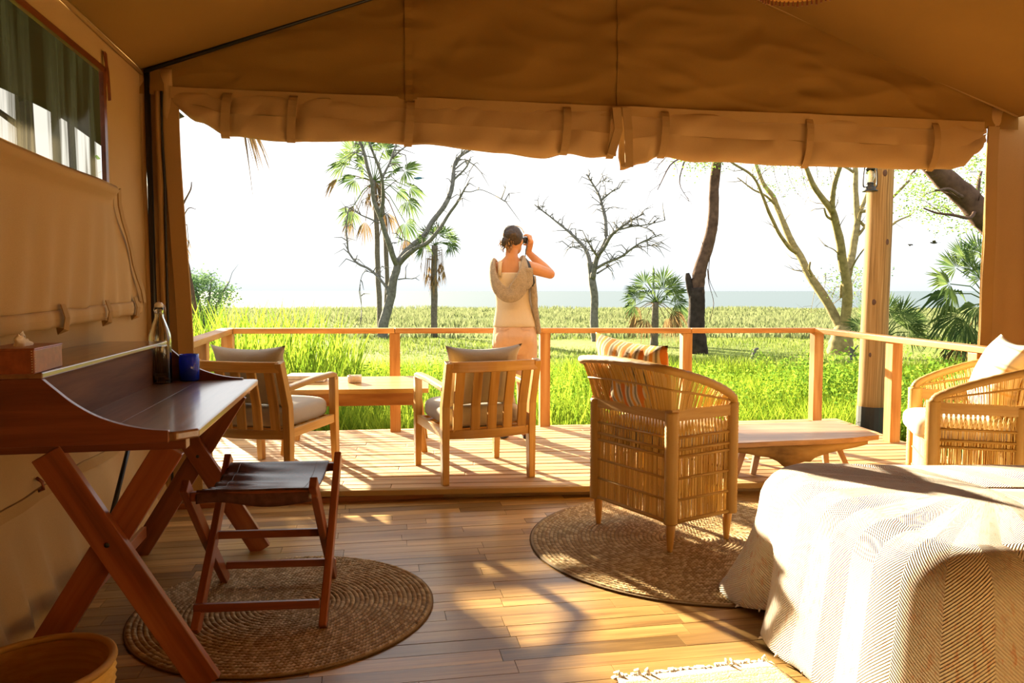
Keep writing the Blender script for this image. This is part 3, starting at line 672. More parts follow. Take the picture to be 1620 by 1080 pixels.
b = MB(); b.box(-0.014, DL + 0.014, 0.405, DW + 0.01, SHZ, SHZ + 0.018); b.build('shelf', M['desktop'], dk, bevel=0.004)
b = MB(); b.box(0.012, DL - 0.012, 0.435, 0.450, TT, SHZ); b.build('back_panel', M['recess_shaded'], dk)
b = MB(); b.box(0.012, DL - 0.012, DW - 0.012, DW, TT - 0.03, SHZ); b.build('back_panel', M['mahog'], dk)
for xx in (0.055, DL - 0.09):
    b = MB(); b.beam((xx, 0.03, TT - 0.043), (xx, DW - 0.03, TT - 0.043), 0.05, 0.03); b.build('batten', M['mahog'], dk, bevel=0.002)
    for k in (0, 1):
        b = MB(); xo = xx + (-0.0165 if k == 0 else 0.0165)
        y0, y1 = (0.42, -0.012) if k == 0 else (0.085, 0.545)
        b.bar([(xo, y0, TT - 0.058), (xo, (y0 + y1) / 2, (TT - .058) / 2), (xo, y1, 0)], 0.033, 0.088, up=(0, 0.7, 0.7)); b.build('leg', M['mahog_leg'], dk, bevel=0.003)
    b = MB(); b.tube([(xx - 0.034, 0.26, 0.46), (xx + 0.034, 0.26, 0.46)], 0.008, 10); b.build('pivot', M['black'], dk, smooth=True)
    b = MB(); b.beam((xx + 0.05, 0.13, TT - 0.07), (xx + 0.05, 0.17, 0.60), 0.006, 0.035, up=(1, 0, 0)); b.build('hinge', M['black'], dk)
dkm = Matrix.Translation(dk.location) @ Matrix.Rotation(dang, 4, 'Z')
b = MB(); b.tube([dkm.inverted() @ P(208, 690, 3.42), dkm.inverted() @ P(176, 818, 3.12)], 0.010, 8); b.build('brace_rod', M['black'], dk, smooth=True)
b = MB(); b.beam((0.09, 0.50, 0.12), (DL - 0.12, 0.50, 0.12), 0.02, 0.05); b.build('stretcher', M['mahog_leg'], dk, bevel=0.002)

def ground_lathe(b, *a, **k): b.lathe(*a, **k)
# bottle, glass, tissue box
c = G(255, 606, TT); bt = thing('swing_top_bottle', 'clear glass swing-top water bottle standing on the desk', 'bottle', (c.x, c.y, TT + .0008))
pr = [(0.044, 0), (0.0475, 0.004), (0.0475, 0.20), (0.045, 0.225), (0.030, 0.272), (0.0195, 0.30), (0.0175, 0.325), (0.0195, 0.33), (0.0195, 0.345)]
b = MB(); b.lathe(pr + [(r - 0.003, z) for r, z in reversed(pr[1:])] + [(0.0, 0.006)], 32, cap0=True, cap1=False); b.build('bottle_glass', M['glass'], bt, smooth=True)
b = MB(); b.lathe([(0.0, 0.0064), (0.0438, 0.0064), (0.0438, 0.17), (0.0, 0.17)], 28, cap0=False, cap1=False); b.build('water', M['water'], bt, smooth=False)
b = MB(); b.lathe([(0.014, 0.34), (0.019, 0.346), (0.019, 0.358), (0.012, 0.367), (0.0, 0.368)], 18); b.build('stopper', M['porc'], bt, smooth=True)
b = MB()
b.tube([(0.019 * math.cos(a), 0.019 * math.sin(a), 0.318) for a in [k * math.pi / 8 for k in range(17)]], 0.0016, 5)
for sx in (-1, 1): b.tube([(sx * 0.020, 0, 0.318), (sx * 0.026, 0.004, 0.333), (sx * 0.022, 0.004, 0.352), (0, 0, 0.370)], 0.0016, 5)
b.tube([(0.020, 0, 0.318), (0.029, -0.004, 0.30), (0.031, -0.004, 0.335), (0.024, 0, 0.352)], 0.0016, 5)
b.build('wire_clasp', M['steel'], bt, smooth=True)
c = G(300, 602, TT); gl = thing('drinking_glass', 'cobalt blue glass tumbler on the desk beside the bottle', 'glass', (c.x, c.y, TT + .0008))
pr = [(0.040, 0), (0.044, 0.006), (0.0455, 0.06), (0.0455, 0.100), (0.0425, 0.108), (0.0435, 0.124)]
b = MB(); b.lathe(pr + [(r - 0.003, z) for r, z in reversed(pr[1:])] + [(0.0, 0.012)], 32, cap1=False); b.build('tumbler', M['blue'], gl, smooth=True)
A, B_ = G(55, 592, SHZ + .018), G(103, 578, SHZ + .018)
dd = (B_ - A).normalized(); ang = math.atan2(dd.y, dd.x)
tx = thing('tissue_box', 'brown leather tissue box with pale stitched corners on the desk shelf', 'box', (A.x, A.y, SHZ + .0185), ang)
L, Wd, H2 = 0.245, 0.135, 0.073
b = MB(); b.box(0, L, 0, Wd, 0, H2 - 0.004); b.build('box_body', M['box_leather'], tx, bevel=0.004)
b = MB(); b.box(-0.002, L + .002, -0.002, Wd + .002, H2 - 0.006, H2); b.build('lid', M['box_leather'], tx, bevel=0.003)
b = MB()
for k in range(9):
    z = 0.006 + k * 0.0073
    b.beam((-0.001, 0.007, z), (0.007, -0.001, z + 0.001), 0.0022, 0.0022)
b.build('stitching', M['thread'], tx)
def tis(u, v):
    a = u * 2 * math.pi; r = lerp(0.042, 0.012, v)
    return V((L / 2 + 1.35 * r * math.cos(a) + 0.02 * v * math.sin(3 + v * 2) + 0.01 * fbm((u * 6.28, v * 2, 0), 1), Wd / 2 + r * .45 * math.sin(a) + 0.012 * fbm((math.cos(a) * 2, v * 3, 5), 1), H2 - .002 + 0.036 * v ** 0.7 + 0.022 * v * fbm((math.cos(a) * 1.5, math.sin(a), 2), 1)))
b = MB(); b.grid(24, 8, tis); o = b.build('tissue', M['tissue'], smooth=True); o.location = tx.location; o.rotation_euler = tx.rotation_euler; tag(o, 'crumpled white tissue sticking out of the leather box', 'tissue')

# ================================================================ folding stool
ST = {k: G(*p) for k, p in dict(nr=(515, 995), nl=(310, 1005), fr=(530, 917), fl=(351, 922)).items()}
so = (ST['nr'] + ST['nl'] + ST['fr'] + ST['fl']) / 4
sx_ = ((ST['nr'] - ST['nl']) + (ST['fr'] - ST['fl'])).normalized(); srz = math.atan2(sx_.y, sx_.x)
st = thing('folding_stool', 'mahogany folding stool with dark leather sling seat on the small round rug', 'stool', (so.x, so.y, 0.012), srz)
hw, hd, sh = 0.222, 0.258, 0.525
b = MB()
for sx in (-1, 1):
    for k, (ya, yb) in enumerate(((-hd, hd * 0.93), (hd, -hd * 0.93))):
        b = MB(); xo = sx * (hw + (0.0145 if (k == 0) == (sx > 0) else -0.0145))
        b.bar([(xo, ya, 0), (xo, 0, sh * 0.5), (xo, yb, sh)], 0.027, 0.050, up=(0, 0.7, 0.7)); b.build('leg', M['mahog_leg'], st, bevel=0.003)
for y, z, w in ((-hd * .85, 0.075, .40), (hd * .85, 0.075, .44), (0.02, 0.265, .42)):
    b = MB(); b.beam((-hw - .0, y, z), (hw + .0, y, z), 0.020, 0.030); b.build('stretcher', M['mahog_leg'], st, bevel=0.003)
for y in (-1, 1):
    b = MB(); b.beam((-hw + 0.0, y * hd * .84, sh - 0.045), (hw - 0.0, y * hd * .84, sh - 0.045), 0.03, 0.034); b.build('seat_bar', M['mahog_leg'], st, bevel=0.005)
def seat(u, v):
    x = lerp(-hw + 0.022, hw - 0.022, u); k = 2 * v - 1
    if abs(k) < 0.86:
        q = k / 0.86; y = q * hd * .86; z = sh - 0.022 - 0.038 * (1 - q * q) + 0.0045 * math.sin(q * 16 + 4 * u) * (1 - u) ** 1.5
    else:
        q = (abs(k) - 0.86) / 0.14; y = math.copysign(hd * .86 + 0.013 * math.sin(min(1, q * 2) * math.pi / 2), k); z = sh - 0.022 - 0.052 * q
        z += 0.010 * math.sin(u * math.pi * 2 + .6) * q
    return V((x, y, z + 0.002 * fbm((u * 3, v * 6, 0), 1)))
b = MB(); b.grid(30, 44, seat); b.build('leather_seat', M['leather'], st, smooth=True, solid=0.004)
for u in (0.12, 0.88): b = MB(); b.tube([seat(u, v / 30) + V((0, 0, .0028)) for v in range(2, 29)], 0.0008, 4); b.build('seam', M['leather'], st)

# ================================================================ coiled round rugs
def coil_rug(name, c, R, pitch, label, zr=0.0055):
    n_r = int(R / pitch); vs = []; fs = []; gr = []; base = 0
    for k in range(n_r):
        r = pitch * (k + 0.6); nb = max(6, int(2 * math.pi * r / 0.0145)); ns = nb * 2; ph = random.random() * 6
        a = np.arange(ns) * 2 * np.pi / ns; bead = np.where(np.arange(ns) % 2 == 0, 1.0, 0.40); jit = 1 + 0.18 * np.random.randn(ns)
        for j in range(5):
            q = math.pi * (j / 4.0); rr = r + pitch * 0.55 * math.cos(q) * (0.75 + .25 * bead); z = 0.006 + zr * math.sin(q) * bead * jit * 1.25
            tw = a + (0.012 / max(r, .03)) * (j - 2) * .35
            for i in range(ns): vs.append((rr[i] * math.cos(tw[i]), rr[i] * math.sin(tw[i]), float(z[i] if hasattr(z, '__len__') else z)))
        for j in range(4):
            for i in range(ns): fs.append((base + j * ns + i, base + j * ns + (i + 1) % ns, base + (j + 1) * ns + (i + 1) % ns, base + (j + 1) * ns + i))
        bc = np.repeat(np.random.rand(nb), 2)
        gr += [(float(bc[i]), 0.0, 0.0) for j in range(5) for i in range(ns)]; base = len(vs)
    b = MB(); b.add(vs, fs, gr); b.lathe([(R - 0.004, 0.001), (R + 0.004, 0.004), (R - .004, 0.007)], 72)
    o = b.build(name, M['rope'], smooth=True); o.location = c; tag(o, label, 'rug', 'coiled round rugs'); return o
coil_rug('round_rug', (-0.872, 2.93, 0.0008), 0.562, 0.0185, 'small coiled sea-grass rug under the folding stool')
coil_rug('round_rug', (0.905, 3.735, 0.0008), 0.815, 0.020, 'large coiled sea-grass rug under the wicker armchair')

# ================================================================ wicker armchairs
def wicker(loc, rz, label, dep=0.39, z0=0.0, light=0):
    t = thing('wicker_armchair', label, 'chair', (loc[0], loc[1], z0), rz, 'wicker tub armchairs')
    hw = 0.285; zb, z1, z2 = 0.14, 0.535, 0.62          # skirt bottom, zigzag bottom, zigzag top
    cor = [(-hw, 0), (hw, 0), (hw, dep), (-hw, dep)]
    inset = lambda p, k: (p[0] * k, dep / 2 + (p[1] - dep / 2) * k)
    for i, (x, y) in enumerate(cor):
        top = 0.655 if i < 2 else 0.675
        b = MB(); fx, fy = x * 0.93, dep / 2 + (y - dep / 2) * 0.93
        b.tube([(fx * 1.0, fy, 0.0), (fx, fy, 0.01), (fx * 1.005, fy, 0.09), (fx * 1.02, fy, 0.16)], [0.012, 0.014, 0.021, 0.024], 12); f = None
        pb = MB(); n = 60
        pb.tube([(x * 0.97, dep / 2 + (y - dep / 2) * .97, lerp(0.135, top, k / n)) for k in range(n + 1)], [(0.031 if i < 2 else 0.034) + 0.0022 * (k % 2) for k in range(n + 1)], 12)
        p = pb.build('post', M['wrap'], t, smooth=True); b.build('foot', M['foot'], p, smooth=True)
    def hbar(name, pts, r, closed=False, flat=0):
        b = MB()
        if flat: b.bar(pts, 0.022, flat, up=(0, 0, 1), closed=closed)
        else: b.tube(pts, r, 6, closed=closed)
        return b.build(name, M['wrap'], t, smooth=not flat)
    bulge = lambda z: 1.0 + 0.0 * z
    sq = lambda z, k=1.0: [(x * k, dep / 2 + (y - dep / 2) * k, z) for x, y in cor]
    for z, r in ((0.145, .010), (0.245, .0065), (0.345, .0065), (0.446, .008), (0.480, .008), (0.535, .0075)): hbar('band', sq(z, 1.01), r, True)
    hbar('woven_band', [(-hw, dep, .64), (-hw, 0, .64), (hw, 0, .64), (hw, dep, .64)], 0, False, 0.054)
    hbar('band', [(-hw * 1.02, dep, .462), (hw * 1.02, dep, .462)], .014)
    # upright reeds of the four faces
    faces = [(cor[0], cor[1], 'back_weave'), (cor[1], cor[2], 'side_weave'), (cor[3], cor[0], 'side_weave'), (cor[2], cor[3], 'front_weave')]
    for A, B, nm in faces:
        b = MB(); A = V((*A, 0)); B = V((*B, 0)); L = (B - A).length; n = int(L / 0.0066); zt = z1 if nm != 'front_weave' else 0.455
        for k in range(n):
            f = (k + 0.5 + random.uniform(-.3, .3)) / n
            if random.random() < 0.05: continue
            p = A.lerp(B, f); jl = (B - A).normalized() * random.uniform(-.006, .006); r = random.uniform(0.0022, 0.0032)
            b.tube([p + EZ * zb, p + jl * .5 + EZ * (zb + zt) * .5, p + jl + EZ * zt], r, 4)
        if nm != 'front_weave':
            n2 = int(L / 0.021)
            for k in range(n2):
                for sgn in (-1, 1):
                    f0 = (k + 0.5 + random.uniform(-.08, .08)) / n2; f1 = f0 + sgn * 0.0135 / L
                    for off in (-.0028, .0028):
                        b.tube([A.lerp(B, f0) + (B - A).normalized() * off + EZ * z1, A.lerp(B, max(0, min(1, f1))) + (B - A).normalized() * off + EZ * z2], 0.0022, 4)
        b.build(nm, M['reed'], t, kind='stuff')
    # flaring tub back: rim path from the right front post round the back to the left
    rim = [(hw * 1.0, dep, .668), (hw * 1.06, dep - 0.03, .705), (hw * 1.15, dep * .66, .755), (hw * 1.20, dep * .3, .805), (hw * 1.17, -0.015, .842), (hw * 1.02, -0.075, .860), (hw * .5, -0.095, .872), (0, -0.10, .876)]
    rim = rim + [(-x, y, z) for x, y, z in reversed(rim[:-1])]
    rp = crom(rim, 6); nR = len(rp)
    b = MB(); b.tube(rp, [0.0195 + 0.002 * ((i * 3) % 2) + .001 * fbm((i, 0, 0), .7) for i in range(nR)], 10); b.build('rim', M['wrap'], t, smooth=True)
    low = [(hw, dep, .66), (hw, dep * .66, .66), (hw, dep * .3, .66), (hw, 0.06, .66), (hw, 0.0, .66), (hw * .85, 0, .66), (hw * .4, 0, .66), (0, 0, .66)]
    # same count of knots as the rim
    lowk = [(hw, dep, .66), (hw, dep * .93, .66), (hw, dep * .6, .66), (hw, dep * .27, .66), (hw, 0.01, .66), (hw * .9, 0, .66), (hw * .45, 0, .66), (0, 0, .66)]
    lowk = lowk + [(-x, y, z) for x, y, z in reversed(lowk[:-1])]
    lp = crom(lowk, 6)
    def at(path, f):
        i = min(int(f), len(path) - 2); return path[i].lerp(path[i + 1], f - i)
    b = MB(); m = 310
    for k in range(m):
        f = (k + 0.5 + random.uniform(-.25, .25)) / m * (nR - 1)
        if random.random() < 0.06: continue
        a, c = at(lp, f), at(rp, max(0, min(nR - 1.01, f + random.uniform(-.12, .12))))
        b.tube([a - EZ * .03, a.lerp(c, .5) + V((0, 0, 0)), c], random.uniform(.0018, .0027), 4)
    b.build('upper_weave', M['reed'], t, kind='stuff')
    b = MB(); b.tube([lp[i].lerp(rp[i], 0.53) * 1.0 + V((0, 0, 0)) for i in range(2, nR - 2)], 0.006, 6); b.build('band', M['wrap'], t, smooth=True)
    b = MB()
    for k in range(26): x = lerp(-hw + .02, hw - .02, k / 25); b.tube([(x, 0.01, 0.452), (x, dep - .01, 0.452)], 0.010, 5)
    b.build('seat_deck', M['reed'], t, kind='stuff')
    R = Matrix.Rotation(rz, 3, 'Z')
    return t, lambda p: V((loc[0], loc[1], z0)) + R @ V(p)
rz1 = math.radians(-58)
w1_, f1 = wicker((0.579, 3.751), rz1, 'honey wicker tub armchair on the large round rug seen from behind', 0.40, 0.0125)
rz2 = math.radians(71.2)
w2_, f2 = wicker((2.565, 3.985), rz2, 'honey wicker tub armchair beyond the bed seen from its side', 0.40, 0.0005)
def seat_cush(f, rz, label, dx=0.0):
    o = cushion_mb(0.475, 0.455, 0.115, 0.3).build('seat_cushion', M['white'], smooth=True, sub=1); o.location = f((dx, 0.245, 0.518)); o.rotation_euler = (0, 0, rz); tag(o, label, 'cushion', 'white seat cushions')
seat_cush(f1, rz1, 'white seat cushion in the wicker armchair on the rug'); seat_cush(f2, rz2, 'white seat cushion in the wicker armchair beyond the bed')
sm, nt, out = newmat('striped_cloth'); v = coords(nt, 'obj', (1, 1, 1)); sp = N(nt, 'ShaderNodeSeparateXYZ'); lk(nt, v, sp.inputs[0])
ml = N(nt, 'ShaderNodeMath', operation='MULTIPLY'); ml.inputs[1].default_value = 8.2; lk(nt, sp.outputs['X'], ml.inputs[0]); fr = N(nt, 'ShaderNodeMath', operation='FRACT'); lk(nt, ml.outputs[0], fr.inputs[0])
r = N(nt, 'ShaderNodeValToRGB'); r.color_ramp.interpolation = 'CONSTANT'; els = r.color_ramp.elements; els[0].position = 0; els[0].color = (0.72, 0.22, 0.035, 1); els[1].position = .17; els[1].color = (0.72, 0.60, 0.42, 1)
for p, c in ((.26, (0.33, 0.30, 0.22)), (.36, (0.74, 0.62, 0.45)), (.46, (0.78, 0.36, 0.06)), (.62, (0.75, 0.64, 0.46)), (.72, (0.30, 0.28, 0.21)), (.82, (0.74, 0.62, 0.44)), (.9, (0.72, 0.24, 0.04))):
    e = els.new(p); e.color = (*c, 1)
lk(nt, fr.outputs[0], r.inputs[0]); n = noise_tex(nt, v, 500, 1); principled(nt, out, r.outputs[0], 0.9, bump(nt, n, 0.0006), 0.1); M['stripe'] = sm
sm2, nt, out = newmat('striped_cloth_pale'); v = coords(nt, 'obj', (1, 1, 1)); sp = N(nt, 'ShaderNodeSeparateXYZ'); lk(nt, v, sp.inputs[0])
ml = N(nt, 'ShaderNodeMath', operation='MULTIPLY'); ml.inputs[1].default_value = 9.0; lk(nt, sp.outputs['Z'], ml.inputs[0]); fr = N(nt, 'ShaderNodeMath', operation='FRACT'); lk(nt, ml.outputs[0], fr.inputs[0])
lk(nt, ramp(nt, fr.outputs[0], [(0.0, (0.82, 0.76, 0.66)), (0.42, (0.82, 0.76, 0.66)), (0.5, (0.72, 0.45, 0.16)), (0.62, (0.80, 0.72, 0.6)), (0.72, (0.5, 0.46, 0.36)), (0.8, (0.82, 0.76, 0.66))]), principled(nt, out, (1, 1, 1), 0.9, None, 0.1).inputs['Base Color']); M['stripe2'] = sm2
o = pillow_mb(0.53, 0.40, 0.17, 8, ear=0.12, wr=0.012).build('striped_pillow', M['stripe'], smooth=True, weld=True); o.location = f1((-0.01, 0.03, 0.785)); o.rotation_euler = (math.radians(14), math.radians(4), rz1); tag(o, 'orange and grey striped pillow in the wicker armchair on the rug', 'pillow', 'striped pillows')
o = pillow_mb(0.50, 0.42, 0.17, 12, ear=0.10, wr=0.008).build('striped_pillow', M['stripe2'], smooth=True, weld=True); o.location = f2((0.0, 0.06, 0.775)); o.rotation_euler = (math.radians(20), math.radians(-3), rz2); tag(o, 'cream and orange striped pillow in the wicker armchair beyond the bed', 'pillow', 'striped pillows')

# ================================================================ low live-edge table
LZ = 0.325
lt = thing('live_edge_table', 'low live-edge slab table with splayed legs at the deck edge', 'table', (1.85, 5.0, DZ))
def L(px, py, z=LZ): q = G(px, py, z); return (q.x - 1.85, q.y - 5.0)
poly = [L(1150, 701), L(1180, 700), L(1240, 697), L(1300, 695), L(1350, 692), L(1391, 687.5), L(1372, 680), L(1348, 672), L(1322, 665.5), L(1299, 664.5), L(1260, 667), L(1217, 669), L(1173, 672), L(1140, 674)]
h = LZ - DZ
b = MB(); b.prism(poly, h - 0.032, h); b.build('slab_top', M['table2'], lt, bevel=0.004)
low = [(1165, .02), (1185, .03), (1201, .045), (1218, .055), (1232, .075), (1240, .10), (1248, .118), (1258, .118), (1266, .095), (1275, .088), (1284, .092), (1292, .075), (1308, .055), (1330, .045), (1352, .036), (1375, .02)]
b = MB(); vs = []; n = len(low)
for dep_ in (0.0, 0.10, 0.22):
    for px, d in low:
        x, y = L(px, 697 - (px - 1240) * .06); k = 1 - dep_ / 0.30
        vs.append((x, y + 0.015 + dep_, h - 0.03 - 1.25 * d * k + .01 * fbm((px * .05, dep_ * 9, 0), 1)))
for dep_ in (0.22, 0.0):
    for px, d in low: x, y = L(px, 697 - (px - 1240) * .06); vs.append((x, y + 0.012 + dep_, h - 0.030))
fs = []
for rr in range(5):
    for i in range(n - 1): a = rr * n + i; c = ((rr + 1) % 5) * n + i; fs.append((a, a + 1, c + 1, c))
b.add(vs, fs, [(p[0], p[1] * .6, p[2] * .6) for p in vs]); b.build('bark_edge', M['log'], lt, smooth=True)
for (x0, y0), (x1, y1) in (((1186, 702), (1163, 756)), ((1201, 702), (1201, 752)), ((1309, 695), (1310, 728)), ((1336, 693), (1348, 727))):
    pass
for tx0, ty0, fx, fy in ((1.46, 4.80, 1.375, 4.74), (1.56, 4.84, 1.505, 4.80), (2.04, 5.06, 2.055, 5.02), (2.12, 5.14, 2.20, 5.06), (1.50, 5.34, 1.42, 5.42)):
    b = MB(); b.bar([(tx0 - 1.85, ty0 - 5.0, h - 0.03), (fx - 1.85, fy - 5.0, 0)], 0.045, 0.045, up=(0, 1, 0), scale=[1, .72]); b.build('leg', M['table2'], lt, bevel=0.003)

# ================================================================ bed with knitted spread
byaw = math.radians(6); BC = V((0.905, 3.045, 0)); BX = V((math.cos(byaw), math.sin(byaw), 0)); BY = V((-math.sin(byaw), math.cos(byaw), 0))
BL_, BD_ = 2.05, 1.20
bed = thing('bed', 'single bed with wooden base hidden under the knitted spread', 'bed', BC, byaw)
b = MB(); b.box(0.10, BL_ - 0.06, -BD_ + 0.07, -0.08, 0.30, 0.50); b.build('mattress', M['white'], bed, bevel=0.03)
b = MB(); b.box(0.08, BL_ - 0.05, -BD_ + 0.06, -0.06, 0.20, 0.298); b.build('bed_base', M['mahog'], bed, bevel=0.004)
for x in (0.14, BL_ - .12):
    for y in (-BD_ + .12, -0.13):
        b = MB(); b.beam((x, y, 0), (x, y, 0.199), 0.07, 0.07, up=(1, 0, 0)); b.build('leg', M['mahog'], bed, bevel=0.004)
km, nt, out = newmat('knit'); v = coords(nt, 'gr', (1, 1, 1)); sp = N(nt, 'ShaderNodeSeparateXYZ'); lk(nt, v, sp.inputs[0])
pp = N(nt, 'ShaderNodeMath', operation='PINGPONG'); pp.inputs[1].default_value = 0.11; lk(nt, sp.outputs['X'], pp.inputs[0])
ad = N(nt, 'ShaderNodeMath', operation='ADD'); lk(nt, pp.outputs[0], ad.inputs[0]); lk(nt, sp.outputs['Y'], ad.inputs[1])
mu = N(nt, 'ShaderNodeMath', operation='MULTIPLY'); mu.inputs[1].default_value = 2 * math.pi / 0.0098; lk(nt, ad.outputs[0], mu.inputs[0]); si = N(nt, 'ShaderNodeMath', operation='SINE'); lk(nt, mu.outputs[0], si.inputs[0])
mp = N(nt, 'ShaderNodeMapping'); mp.inputs['Scale'].default_value = (60, 18, 1); lk(nt, v, mp.inputs['Vector']); fl_ = noise_tex(nt, mp.outputs[0], 1.0, 3, 0.7); big = noise_tex(nt, v, 2.2, 3)
base = mixc(nt, ramp(nt, si.outputs[0], [(0.0, (0.55,) * 3), (0.9, (0.0,) * 3)]), (0.82, 0.76, 0.68), (0.60, 0.52, 0.43))
mk = N(nt, 'ShaderNodeMath', operation='MULTIPLY'); lk(nt, ramp(nt, fl_, [(0.53, (0,) * 3), (0.64, (1,) * 3)]), mk.inputs[0]); lk(nt, ramp(nt, big, [(0.35, (0.12,) * 3), (0.6, (0.6,) * 3)]), mk.inputs[1])
base = mixc(nt, mk.outputs[0], base, (0.62, 0.26, 0.13)); principled(nt, out, base, 0.95, bump(nt, si.outputs[0], 0.0022, 0.9), 0.05); M['knit'] = km
def rrect(s, x0, x1, y0, y1, r):
    """perimeter point at arclength s, clockwise from the middle of the right end, with outward normal"""
    segs = [((x1 - r, y1), (x0 + r, y1)), None, ((x0, y1 - r), (x0, y0 + r)), None, ((x0 + r, y0), (x1 - r, y0)), None, ((x1, y0 + r), (x1, y1 - r)), None]
    cs = [None, (x0 + r, y1 - r, 90), None, (x0 + r, y0 + r, 180), None, (x1 - r, y0 + r, 270), None, (x1 - r, y1 - r, 0)]
    nr = [(0, 1), None, (-1, 0), None, (0, -1), None, (1, 0), None]
    for i in range(8):
        if segs[i]:
            a, c = V((*segs[i][0], 0)), V((*segs[i][1], 0)); Ln = (c - a).length
            if s <= Ln or i == 7: return a.lerp(c, s / Ln), V((*nr[i], 0))
        else:
            Ln = math.pi / 2 * r
            if s <= Ln or i == 7:
                q = math.radians(cs[i][2]) + s / r; d = V((math.cos(q), math.sin(q), 0)); return V((cs[i][0], cs[i][1], 0)) + d * r, d
        s -= Ln
RC = 0.24
PER = 2 * (BL_ - 2 * RC) + 2 * (BD_ - 2 * RC) + 2 * math.pi * RC
S0 = BL_ - 2 * RC                       # far-left corner begins
SHO = 0.13; TOPZ = 0.555
prof = [('t', k / 12) for k in range(13)] + [('a', k / 6) for k in range(1, 7)] + [('s', k / 18) for k in range(1, 19)]
def spread(i, k):
    s = PER * i / 300.0; kind, q = prof[k]
    p, nrm = rrect(s, 0, BL_, -BD_, 0, RC); cc = V((min(max(p.x, 0.6), BL_ - .6), -BD_ / 2, 0))
    s2 = s - S0                          # distance past the far-left corner
    if kind == 't':
        e = p - nrm * SHO; x = cc.lerp(e, q); z = TOPZ + 0.018 * (1 - q ** 3) - 0.035 * smooth01(x.x / 1.6) * smooth01(1 + x.y / 1.0) + 0.008 * fbm((x.x, x.y, 0), 2.2)
        return V((x.x, x.y, z)), (s, -(1 - q) * 0.5 - .0)
    zt = TOPZ - 0.035 * smooth01(p.x / 1.6) * smooth01(1 + p.y / 1.0) + 0.008 * fbm((p.x, p.y, 0), 2.2)
    if kind == 'a':
        a = q * math.pi / 2; x = p - nrm * SHO * (1 - math.sin(a)); return V((x.x, x.y, zt - SHO * (1 - math.cos(a)))), (s, SHO * a)
    d = q * (zt - SHO - 0.018)
    out_ = 0.045 * q + 0.015 * q * math.sin(s * 9 + 2 * fbm((s, q * .5, 0), 1.2)) + 0.012 * q * fbm((s * 3, q, 4), 1)
    out_ += 0.15 * q ** 1.4 * math.exp(-((s2 - 0.16) / 0.12) ** 2)          # corner kicks out
    out_ -= 0.085 * smooth01((q - .12) * 2) * math.exp(-((s2 - 0.41) / 0.06) ** 2)   # deep fold
    out_ += 0.03 * q * math.exp(-((s2 - 0.60) / 0.16) ** 2)
    out_ += 0.02 * q * math.exp(-((s2 - 1.08) / 0.16) ** 2)
    x = p + nrm * out_; zz = zt - SHO - d
    if q > 0.9: zz += 0.02 * math.exp(-((s2 - 0.41) / 0.08) ** 2) + .006 * math.sin(s * 30)
    return V((x.x, x.y, max(zz, 0.018))), (s, SHO * 1.57 + d)
b = MB(); vs = []; gr = []; NP_ = 300; K = len(prof)
for i in range(NP_):
    for k in range(K):
        v_, g_ = spread(i, k); vs.append(v_); gr.append((g_[0], g_[1], 0))
fs = [(i * K + k, i * K + k + 1, ((i + 1) % NP_) * K + k + 1, ((i + 1) % NP_) * K + k) for i in range(NP_) for k in range(K - 1)]
b.add(vs, fs, gr)
bs = b.build('bedspread', M['knit'], smooth=True, solid=0.006); bs.location = BC; bs.rotation_euler = (0, 0, byaw); tag(bs, 'cream ribbed knit spread with terracotta flecks draped over the bed', 'blanket')
b = MB()
for i in range(S0 and int(S0 / PER * 300) - 4, int((S0 + 1.5) / PER * 300)):
    p0, _ = spread(i, K - 1)
    if random.random() < 0.4: d = V((random.uniform(-.02, .008), random.uniform(-.01, .01), -0.006)); b.tube([p0 + EZ * .002, p0 + d * .6 + EZ * 0.004, p0 + d], [.005, .004, .002], 5)
b.build('hem_tufts', M['white'], bs, smooth=True, kind='stuff')

# ================================================================ fringed rug by the bed
fm, nt, out = newmat('flatweave'); v = coords(nt, 'obj', (1, 1, 1)); sp = N(nt, 'ShaderNodeSeparateXYZ'); lk(nt, v, sp.inputs[0]); n = noise_tex(nt, v, 130, 3)
wv = N(nt, 'ShaderNodeMath', operation='MULTIPLY_ADD'); wv.inputs[1].default_value = 26; lk(nt, sp.outputs['Y'], wv.inputs[0]); lk(nt, n, wv.inputs[2]); fr = N(nt, 'ShaderNodeMath', operation='FRACT'); lk(nt, wv.outputs[0], fr.inputs[0])
principled(nt, out, ramp(nt, fr.outputs[0], [(0.0, (0.62, 0.47, 0.28)), (0.45, (0.78, 0.66, 0.46)), (0.6, (0.40, 0.26, 0.12)), (0.75, (0.7, 0.56, 0.36))]), 0.95, bump(nt, n, 0.004), 0.05); M['flat'] = fm
ra_, rb_ = G(1000, 1078), G(1222, 1053); rd = rb_ - ra_; rang = math.atan2(rd.y, rd.x)
fr_ = thing('fringed_rug', 'pale flat-woven fringed rug on the floor beside the bed', 'rug', (ra_.x, ra_.y, 0.001), rang)
b = MB(); b.grid(30, 40, lambda u, w: V((-0.05 + u * 0.53, -1.5 * w, 0.010 + 0.002 * fbm((u * 8, w * 16, 0), 1)))); b.build('rug_field', M['flat'], fr_, smooth=True, solid=0.012)
b = MB()
for k in range(90):
    x = -0.05 + k * 0.0058; q = random.uniform(0.015, 0.04); hh = random.uniform(0, .008) + (0.014 if random.random() < .08 else 0)
    b.tube([(x, -0.004, 0.012), (x + random.uniform(-.008, .008), q * .6, 0.008 + hh), (x + random.uniform(-.014, .014), q, 0.005 + hh * .6)], [0.0045, 0.0045, 0.003], 5)
b.build('fringe', M['white'], fr_, smooth=True, kind='stuff')

